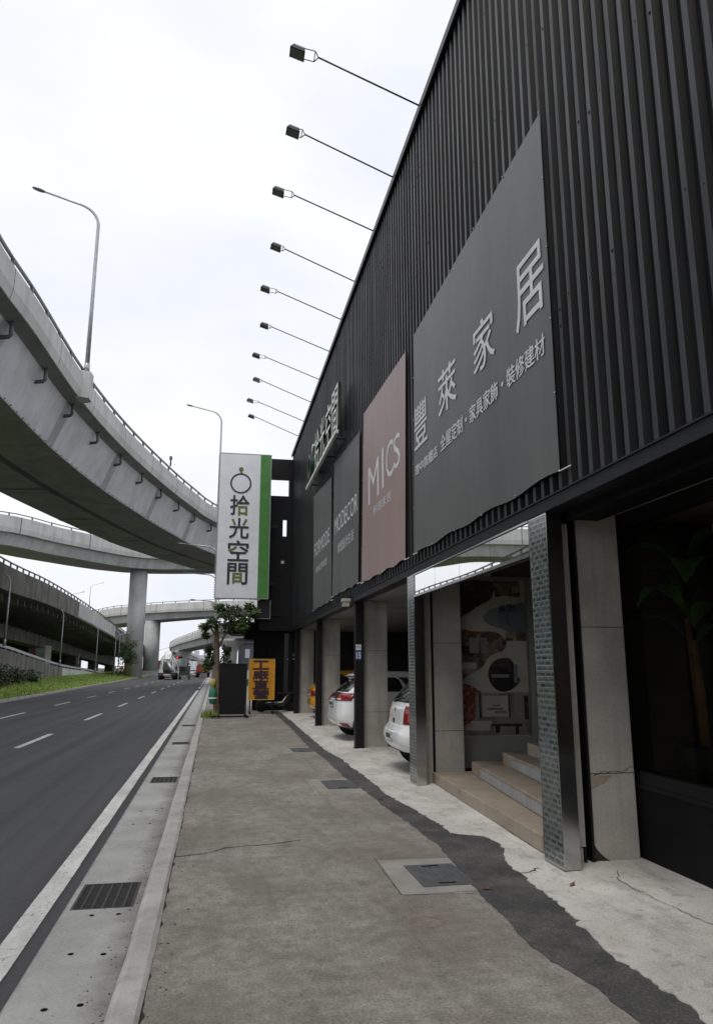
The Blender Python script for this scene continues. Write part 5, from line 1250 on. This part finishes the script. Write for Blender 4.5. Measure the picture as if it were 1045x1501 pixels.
# old dark viaduct on the left
e5 = [Vector((-15.9, 36, 10.3)), P(0, 822, 0, -16.0), P(75, 858, 0, -16.0), P(130, 891, 0, -16.1), P(188, 931, 0, -16.4)]
e5.append(e5[-1]+(e5[-1]-e5[-2])*1.0)
path5 = resample(catmull(e5, 12), 3.0); fr5 = frames(path5)
V5 = thing('old_viaduct', 'old stained concrete viaduct with dark ribbed underside at left of the road', 'viaduct')
m = MB(); sweep(m, fr5, [(0, 0), (0, -1.9), (.3, -1.9), (.3, 0)]); m.build('parapet', 'stained_concrete', V5)
m = MB(); i0 = min(range(len(fr5)), key=lambda k: abs(fr5[k][0].y-92)); sweep(m, fr5[i0:i0+13], [(-.012, -.02), (-.012, -1.7), (-.002, -1.7), (-.002, -.02)]); m.build('parapet_repair', 'parapet_concrete', V5)
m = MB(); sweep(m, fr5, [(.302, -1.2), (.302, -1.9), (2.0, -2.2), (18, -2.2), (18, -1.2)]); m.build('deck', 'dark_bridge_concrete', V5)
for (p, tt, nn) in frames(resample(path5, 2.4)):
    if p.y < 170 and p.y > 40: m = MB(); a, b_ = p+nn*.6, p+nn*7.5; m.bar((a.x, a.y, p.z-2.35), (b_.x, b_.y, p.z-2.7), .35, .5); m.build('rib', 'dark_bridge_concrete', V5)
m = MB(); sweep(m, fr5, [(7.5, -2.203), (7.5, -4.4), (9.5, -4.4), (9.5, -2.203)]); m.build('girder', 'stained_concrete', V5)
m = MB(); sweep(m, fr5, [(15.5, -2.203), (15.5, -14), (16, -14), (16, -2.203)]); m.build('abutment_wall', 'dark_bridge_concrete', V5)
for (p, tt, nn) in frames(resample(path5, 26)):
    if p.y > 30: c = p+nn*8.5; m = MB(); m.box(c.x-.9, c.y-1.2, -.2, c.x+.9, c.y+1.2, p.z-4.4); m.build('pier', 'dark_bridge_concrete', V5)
m = MB(); sweep(m, fr5, [(.05, .42), (.05, .32), (.15, .32), (.15, .42)])
for (p, tt, nn) in frames(resample(path5, 2.0)): a = p+nn*.1; m.box(a.x-.06, a.y-.06, p.z, a.x+.06, a.y+.06, p.z+.34)
m.build('railing', 'pipe_grey', V5)
# ramp coming down beside it
XR = -15.7
rz = lambda px, py: P(px, py, 0, XR)
rp = [Vector((XR, 16, 5.4)), Vector((XR, 36, 4.3)), rz(0, 943), rz(45, 958), rz(90, 973), rz(128, 980)]
rp += [Vector((XR-.3, 122, .9)), Vector((XR-2, 165, .7)), Vector((XR-4, 220, .6))]
pathR = resample(catmull(rp, 10), 2.0); frR = frames(pathR)
RW = thing('ramp_wall', 'stained concrete ramp wall with steel guard rail descending at left', 'wall')
iS = min(range(len(frR)), key=lambda k: abs(frR[k][0].y-84))
m = MB(); sweep(m, frR[:iS+1], [(0, -.35), (0, -6.5), (.4, -6.5), (.4, -.35)]); m.build('wall_face', 'stained_concrete', RW)
m = MB(); sweep(m, frR[iS:], [(0, -.35), (0, -2.9), (.4, -2.9), (.4, -.35)]); m.build('wall_face', 'parapet_concrete', RW)
m = MB(); sweep(m, frR, [(.05, 0), (.05, -.2), (.14, -.2), (.14, 0)])
for (p, tt, nn) in frames(resample(pathR, 2.0)): a = p+nn*.16; m.box(a.x-.05, a.y-.05, p.z-.36, a.x+.05, a.y+.05, p.z-.02)
m.build('guard_rail', 'galvanised', RW)
m = MB(); sweep(m, frR, [(.402, -.9), (6, -.9)], None, False); m.build('ramp_deck', 'dark_bridge_concrete', RW)
# lamps along the ramp
lampspec = [((7, 945), (17, 838), 'ramp lamp at the left edge of the photo, pole leaning up past the dark viaduct'), ((88, 973), (94, 890), 'ramp lamp second from the left before the dark viaduct'), ((140, 984), (146, 915), 'third ramp lamp from the left before the dark viaduct'),
            ((167, 987), (171, 930), 'fourth ramp lamp from the left, near the round pier'), ((173, 987), (178, 924), 'thin ramp lamp close to the round pier')]
for k, (b0, b1, lb) in enumerate(lampspec):
    q = P(b0[0], b0[1], 0, XR+.0 if k < 3 else XR+.3); z1 = P(b1[0], b1[1], 1, q.y).z
    street_lamp((q.x, q.y, q.z-.1), z1-q.z+.1, 2.6 if k < 3 else 2.2, (-1, -.1) if k != 3 else (1, -.1), lb, .09, 'street lamp', .7, 1.0, 'lamps along the ramp')
# lamps standing on the pavement far ahead, poles behind the tree
for px, py, hx, y_, lb in ((316, 799, 264, 49, 'pavement lamp whose arm reaches left above the hanging sign middle'), (315, 841, 268, 62, 'pavement lamp with arm just under the near viaduct'), (313, 880, 281, 86, 'distant pavement lamp with arm below the third viaduct')):
    q = P(px+4, py, 1, y_); h0 = P(hx, py-2, 1, y_); arm = q.x-h0.x
    street_lamp((q.x, y_, 0), q.z-.1, arm-.4, (-1, 0), lb, .09, 'street lamp', .7, .8, 'lamps on the pavement', arm*.15)
for px, py0, py1, y_, dr, lb in ((131, 893, 857, 185, (1, 0), 'faint tall lamp standing on the old dark viaduct'), (100, 884, 871, 150, (1, 0), 'short lamp on the old viaduct left of the tall one'), (230, 986, 952, 170, (1, -.2), 'lamp beside the thick round pier, right of it'), (240, 985, 955, 200, (1, 0), 'faint lamp ahead of the concrete mixer truck'), (252, 975, 945, 260, (1, 0), 'farthest faint lamp under the curved ramp')):
    q = P(px, py0, 1, y_); z1 = P(px, py1, 1, y_).z; street_lamp((q.x, y_, q.z), z1-q.z, 2.4, dr, lb, .09, 'street lamp', .7, 1.0, 'distant lamps')

# ------------------------------------------------------------------ verge, hedge and things left of the road
vy = [-20, 0, 20, 35, 45, 55, 65, 75, 85, 95, 105, 115, 125, 140, 160, 200]
m = MB(); prof = lambda y: [(left_kerb(y)-.22, .03), (left_kerb(y)-1.6, .10+.12*min(1, max(0, y-40)/50)), (left_kerb(y)-4, .28+.35*min(1, max(0, y-40)/60)), (-15.55 if y < 150 else left_kerb(y)-7, .45+.45*min(1, max(0, y-40)/60)), (-60, .2)]
for y in vy: m.v += [(x, y, z) for x, z in prof(y)]
for i in range(len(vy)-1):
    for j in range(4): k = i*5+j; m.face([k, k+1, k+6, k+5], 0, True)
struct(m.build('verge', 'grass_green'))
m = MB()
for a, b_ in zip(vy, vy[1:]):
    m.v += [(left_kerb(a)-.22, a, -.1), (left_kerb(a), a, -.1), (left_kerb(a), a, .06), (left_kerb(a)-.22, a, .06)]
m.v += [(left_kerb(vy[-1])-.22, vy[-1], -.1), (left_kerb(vy[-1]), vy[-1], -.1), (left_kerb(vy[-1]), vy[-1], .06), (left_kerb(vy[-1])-.22, vy[-1], .06)]
for i in range(len(vy)-1):
    for j in range(4): k = i*4; m.face([k+j, k+(j+1) % 4, k+4+(j+1) % 4, k+4+j])
struct(m.build('verge_kerb', 'kerb_concrete'))
m = MB()
for k in range(15000):
    y = 30+100*random.random()**1.4; x = left_kerb(y)-.25-7.6*random.random(); pr_ = prof(y); z = 0
    for (x0, z0), (x1, z1) in zip(pr_, pr_[1:]):
        if x1 <= x <= x0: z = z0+(z1-z0)*(x-x0)/(x1-x0)
    a = random.random()*6.3; hh = random.uniform(.04, .13)*(1.8 if random.random() < .06 else 1); wv = random.uniform(.015, .04); b0 = len(m.v)
    m.v += [(x-wv*math.sin(a), y+wv*math.cos(a), z-.01), (x+wv*math.sin(a), y-wv*math.cos(a), z-.01), (x+.1*math.cos(a), y+.1*math.sin(a), z+hh)]; m.face([b0, b0+1, b0+2])
tag(m.build('grass', 'grass_blade'), 'green and yellowing grass on the verge left of the road', None, None, 'stuff')
sh = [(-14.6, 44, 2.3, 'dark overgrown shrub at the left edge below the ramp wall'), (-14.7, 51, 2.1, 'second dark shrub from the left below the ramp wall'), (-14.9, 58, 1.6, 'third dark shrub below the ramp wall'), (-15.1, 64, 1.25, 'lowest dark shrub where the stained ramp wall ends')]
for x, y, h_, lb in sh:
    t = thing('shrub', lb, 'shrub', (x, y, .3), 0, 'shrubs below the ramp wall'); m = MB()
    cl = [(random.uniform(-.7, .6), random.uniform(-3.6, 3.6), h_*random.uniform(.2, .7), .7, 1.6, h_*.45) for k in range(12)]
    leaf_cloud(m, cl, 1300, .32, (0,)); m.build('foliage', 'shrub_leaf', t)
    m = MB()
    for k in range(5): m.tube([(0, (k-2)*1.2, -.2), (random.uniform(-.3, .3), (k-2)*1.3, h_*.6)], [.05, .02], 6)
    m.build('stem', 'bark', t)
q = P(186, 984, 1, 126); t = thing('roadside_tree', 'small bushy tree beside the thick round pier', 'tree', (q.x, 126, .5)); m = MB(); m.tube([(0, 0, 0), (0, 0, 1.6), (.1, 0, 2.4)], [.14, .1, .05], 8); m.build('trunk', 'bark', t)
m = MB(); leaf_cloud(m, [(random.uniform(-1, 1), random.uniform(-1, 1), random.uniform(1.3, 5), .8, .8, .8) for k in range(14)], 1300, .42, (0,)); m.build('crown', 'far_leaf', t)
q = P(174, 992, 1, 112); t = thing('trestle', 'dark trestle frame with a red panel standing in the grass before the round pier', 'trestle', (q.x, 112, .45))
for x in (-.5, .5):
    m = MB(); m.bar((x-.45, 0, 0), (x, 0, 1.35), .09); m.bar((x+.45, 0, 0), (x, 0, 1.35), .09); m.build('leg', 'black_steel', t)
m = MB(); m.bar((-.9, 0, 1.35), (.9, 0, 1.35), .1); m.build('rail', 'black_steel', t); m = MB(); m.box(.05, -.08, .95, .65, -.055, 1.28); m.build('red_panel', 'truck_red', t)
# buildings glimpsed under the old viaduct
def block(name, label, x0, x1, y0, y1, z0, z1, mt, rows=0, cols=0, wm='haze_window', roof=None):
    t = thing(name, label, 'building', ((x0+x1)/2, (y0+y1)/2, z0)); a, b_ = (x1-x0)/2, (y1-y0)/2; m = MB(); m.box(-a, -b_, 0, a, b_, z1-z0); m.build('wall', mt, t)
    for r in range(rows):
        for c in range(cols):
            m = MB(); wz = (z1-z0)*(r+.3)/rows; wx = -a+2*a*(c+.25)/cols; m.box(wx, -b_-.06, wz, wx+a/cols, -b_-.003, wz+(z1-z0)*.42/rows); m.build('window', wm, t)
    m = MB(); m.box(-a*1.02, -b_*1.02, z1-z0, a*1.02, b_*1.02, z1-z0+(z1-z0)*.04); m.build('roof', roof or mt, t)
    return t
q0, q1 = P(42, 966, 1, 112), P(68, 944, 1, 112)
t = block('painted_shed', 'pale shed with a pink gable glimpsed under the old viaduct', q0.x, q1.x, 112, 116, q0.z-1.5, q1.z-.3, 'pale_wall', 1, 3)
m = MB(); a = (q1.x-q0.x)/2; hh = q1.z-.3-q0.z+1.5; m.poly([(-a, -2.08, hh*.45), (-a*.1, -2.08, hh*.62), (-a*.2, -2.08, hh*.98), (-a*.8, -2.08, hh*.98)]); m.build('pink_panel', 'pink_wall', t)
q0, q1 = P(109, 974, 1, 140), P(116, 958, 1, 140); m = MB(); m.prism([(q0.x, 140), (q1.x, 140), (q1.x, 141), (q0.x, 141)], q0.z, q1.z); tag(m.build('white_tarpaulin', 'pale_wall'), 'upright white tarpaulin bundle glimpsed under the old viaduct', 'tarpaulin')
block('brick_shed', 'low red brick building behind the thick round pier', P(212, 980, 1, 210).x, P(222, 980, 1, 210).x, 210, 216, 0, P(215, 966, 1, 210).z, 'brick_red', 1, 2, 'pale_wall')
block('brick_shed', 'low red brick building left of the concrete mixer truck', P(224, 980, 1, 216).x, P(238, 980, 1, 216).x, 216, 222, 0, P(230, 969, 1, 216).z, 'brick_red', 1, 3)
m = MB(); x0, x1 = P(209, 986, 1, 168).x, P(262, 986, 1, 168).x; m.box(x0, 168, .0, x1, 168.15, .95); m.box(x0, 167.94, .75, x1, 168, .9); tag(m.build('barrier', 'galvanised'), 'low pale road barrier behind the round pier', 'barrier')
# right hand things beyond the showroom
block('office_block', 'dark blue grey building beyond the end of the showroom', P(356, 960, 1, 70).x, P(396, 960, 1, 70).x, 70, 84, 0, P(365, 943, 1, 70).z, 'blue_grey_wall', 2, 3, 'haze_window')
block('far_house', 'low dark building behind the street tree trunk', P(323, 960, 1, 110).x, P(345, 960, 1, 110).x, 110, 118, 0, P(330, 985, 1, 110).z+1.2, 'blue_grey_wall', 1, 2)
# skyline, its haze painted in as pale colour
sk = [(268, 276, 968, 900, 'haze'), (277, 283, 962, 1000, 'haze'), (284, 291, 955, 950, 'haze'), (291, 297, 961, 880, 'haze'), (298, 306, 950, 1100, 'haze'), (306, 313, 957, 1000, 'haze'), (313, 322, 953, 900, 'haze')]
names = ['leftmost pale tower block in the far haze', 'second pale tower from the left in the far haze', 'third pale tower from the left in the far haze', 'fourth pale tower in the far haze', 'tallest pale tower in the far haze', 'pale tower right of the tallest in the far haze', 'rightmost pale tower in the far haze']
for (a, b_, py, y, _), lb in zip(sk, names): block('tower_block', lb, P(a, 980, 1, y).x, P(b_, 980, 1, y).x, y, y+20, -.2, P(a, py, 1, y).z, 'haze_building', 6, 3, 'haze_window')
for (px, py, r, y, lb) in ((268, 973, 3.0, 330, 'dark roadside tree under the curved ramp'), (306, 977, 3.2, 260, 'distant green tree on the right kerb far ahead')):
    q = P(px, 981, 1, y); h_ = P(px, py-8, 1, y).z; t = thing('roadside_tree', lb, 'tree', (q.x, y, 0)); m = MB(); m.tube([(0, 0, -.2), (0, 0, h_*.6)], [.25, .12], 8); m.build('trunk', 'bark', t); m = MB()
    leaf_cloud(m, [(random.uniform(-r*.5, r*.5), random.uniform(-r, r), h_*random.uniform(.4, .85), r*.5, r*.5, h_*.16) for k in range(12)], 700, .9, (0,)); m.build('crown', 'far_leaf', t)
q = P(262, 964, 1, 230)
t = thing('traffic_signal', 'red lit traffic signal hanging under the curved ramp', 'traffic signal', (q.x, 230, 0)); m = MB(); m.tube([(-3.2, 0, 0), (-3.2, 0, q.z+.4), (0, 0, q.z+.5)], .12, 8); m.build('pole', 'galvanised', t)
m = MB(); m.box(-.7, -.2, q.z-.25, 1.1, .2, q.z+.3); m.build('housing', 'matte_black', t); m = MB(); m.lathe([(.0, -.25), (.24, -.25), (.24, -.2)], (-.35, 0, q.z+.02), 'Y', 16); s = NT('signal_red'); s.base((.8, .03, .02)); s.b.inputs['Emission Color'].default_value = (1, .05, .03, 1); s.b.inputs['Emission Strength'].default_value = 1.2; m.build('lit_lens', 'signal_red', t)

# ------------------------------------------------------------------ traffic
def wheels(t, xs, ys, r, w_=.28):
    for x in xs:
        for y in ys:
            m = MB(); m.lathe([(r*.5, -w_/2), (r*.92, -w_/2), (r, -w_*.3), (r, w_*.3), (r*.92, w_/2), (r*.5, w_/2)], (x, y, r), 'X', 18); wl = m.build('wheel', 'rubber', t)
            m = MB(); m.lathe([(.0, -w_*.3), (r*.5, -w_*.3), (r*.5, w_*.3), (.0, w_*.3)], (x, y, r), 'X', 14); m.build('rim', 'rim_silver', wl)
# concrete mixer: rear faces the camera (-Y)
q = P(244.5, 996.5, 2, RZ); 
t = thing('mixer_truck', 'white concrete mixer truck seen from behind on the road ahead', 'truck', (q.x, q.y, RZ))
m = MB(); m.box(-1.0, .2, .75, 1.0, 8.2, .95); m.box(-1.2, 0, .55, 1.2, .25, .95); m.build('chassis', 'truck_dark', t); wheels(t, (-.98, .98), (1.2, 2.6, 6.9), .5, .45)
m = MB(); m.lathe([(.45, -.55), (.55, 0), (1.0, .9), (1.22, 2.2), (1.2, 3.4), (.85, 4.9), (.5, 5.4)], (0, 0, 0), 'Y', 26)
rot = Matrix.Rotation(math.radians(-13), 3, 'X'); m.v = [tuple(rot@Vector(v)+Vector((0, 1.0, 2.75))) for v in m.v]; dr = m.build('drum', 'truck_white', t)
m = MB()
for k in range(60):
    a0, a1 = k*.21, (k+1)*.21; f0, f1 = k/60, (k+1)/60
    def dp(a, f):
        y = .2+4.2*f; r = 1.0+.24*math.sin(min(1, f*1.5)*PI*.5)-.3*max(0, f-.75) if y > .9 else .58+.45*(y/.9); return rot@Vector((r*math.cos(a)*1.012, y, r*math.sin(a)*1.012))+Vector((0, 1.0, 2.75))
    m.bar(dp(a0, f0), dp(a1, f1), .14, .06)
m.build('spiral_stripe', 'truck_dark', dr)
m = MB(); m.poly([(-.55, .75, 3.75), (.55, .75, 3.75), (.35, .2, 2.9), (-.35, .2, 2.9)]); m.poly([(-.55, .75, 3.75), (-.35, .2, 2.9), (-.35, .75, 2.7), (-.55, 1.1, 3.5)]); m.poly([(.55, .75, 3.75), (.35, .2, 2.9), (.35, .75, 2.7), (.55, 1.1, 3.5)]); m.build('hopper', 'truck_white', t)
m = MB(); m.tube([(0, .4, 2.6), (.45, -.1, 1.75), (.9, -.3, 1.15)], [.26, .22, .2], 10); m.build('chute', 'galvanised', t)
for s in (-1, 1): m = MB(); m.bar((s*.85, .3, .95), (s*.6, .9, 3.0), .14); m.bar((s*.95, .2, .95), (s*.95, .2, 2.2), .08); m.build('drum_support', 'truck_white', t)
m = MB(); m.box(-1.15, 6.6, .9, 1.15, 8.3, 2.95); m.build('cab', 'truck_white', t, None, 0, .08)
m = MB(); m.box(-1.15, -.02, .30, 1.15, .06, .42); m.build('rear_bumper', 'matte_black', t); m = MB(); m.box(-.5, -.035, .62, .5, -.005, .78); m.build('plate_board', 'plate_white', t)
for s in (-1, 1): m = MB(); m.box(s*.75-.2, -.03, .68, s*.75+.2, -.005, .86); m.build('tail_lamp', 'lamp_red', t); m = MB(); m.box(s*.85-.28, .02, .98, s*.85+.28, .06, 1.5); m.build('mudguard', 'sticker_white', t)
# small dark covered truck
q = P(270, 996, 2, RZ); t = thing('covered_truck', 'small dark covered truck in the middle lane ahead of the mixer', 'truck', (q.x, q.y, RZ))
m = MB(); m.box(-.78, 0, .55, .78, 2.8, 1.95); m.build('cargo_cover', 'truck_dark', t, None, 0, .06); m = MB(); m.box(-.74, 2.85, .45, .74, 4.2, 1.8); m.build('cab', 'truck_dark', t, None, 0, .08); m = MB(); m.box(-.78, -.03, .42, .78, .05, .56); m.build('tailboard', 'truck_grey', t); wheels(t, (-.66, .66), (.7, 3.4), .29, .18)
for s in (-1, 1): m = MB(); m.box(s*.62-.1, -.05, .44, s*.62+.1, -.03, .54); m.build('tail_lamp', 'lamp_red', t)
m = MB(); m.box(-.6, -.012, 1.2, .6, -.002, 1.75); m.build('rear_window', 'car_glass', t)
# red tipper
q = P(297.5, 993, 2, RZ); t = thing('tipper_truck', 'red tipper truck with grey tarpaulin in the right lane far ahead', 'truck', (q.x, q.y, RZ))
m = MB(); m.box(-1.2, 0, 1.0, 1.2, 5.2, 2.1); m.build('tipper_body', 'truck_red', t); m = MB(); m.prism([(-1.1, .1), (1.1, .1), (1.0, 5.1), (-1.0, 5.1)], 2.1, 3.4); m.build('tarpaulin', 'truck_grey', t, None, 0, .25); m = MB(); m.box(-1.1, 5.4, .7, 1.1, 7.0, 2.7); m.build('cab', 'truck_red', t, None, 0, .08); wheels(t, (-.95, .95), (1.0, 2.2, 6.0), .48, .4)
m = MB(); m.box(-1.1, .1, .7, 1.1, 5.4, .99); m.build('chassis', 'truck_dark', t)
for s in (-1, 1): m = MB(); m.box(s*.8-.2, -.06, .8, s*.8+.2, .1, .98); m.build('tail_lamp', 'lamp_red', t)
def road_car(px, py, mt, lb):
    q = P(px, py, 2, RZ); return make_car('road_car', lb, LV_S, mt, (q.x, q.y, RZ), PI/2, 'S', '4872-QE', 'cars driving away on the road')
road_car(281, 993, 'car_silver', 'grey saloon car right of the small dark covered truck')
road_car(259, 992.5, 'car_white', 'white car between the mixer truck and the dark covered truck')
road_car(288, 989, 'car_white', 'distant white car left of the red tipper truck')
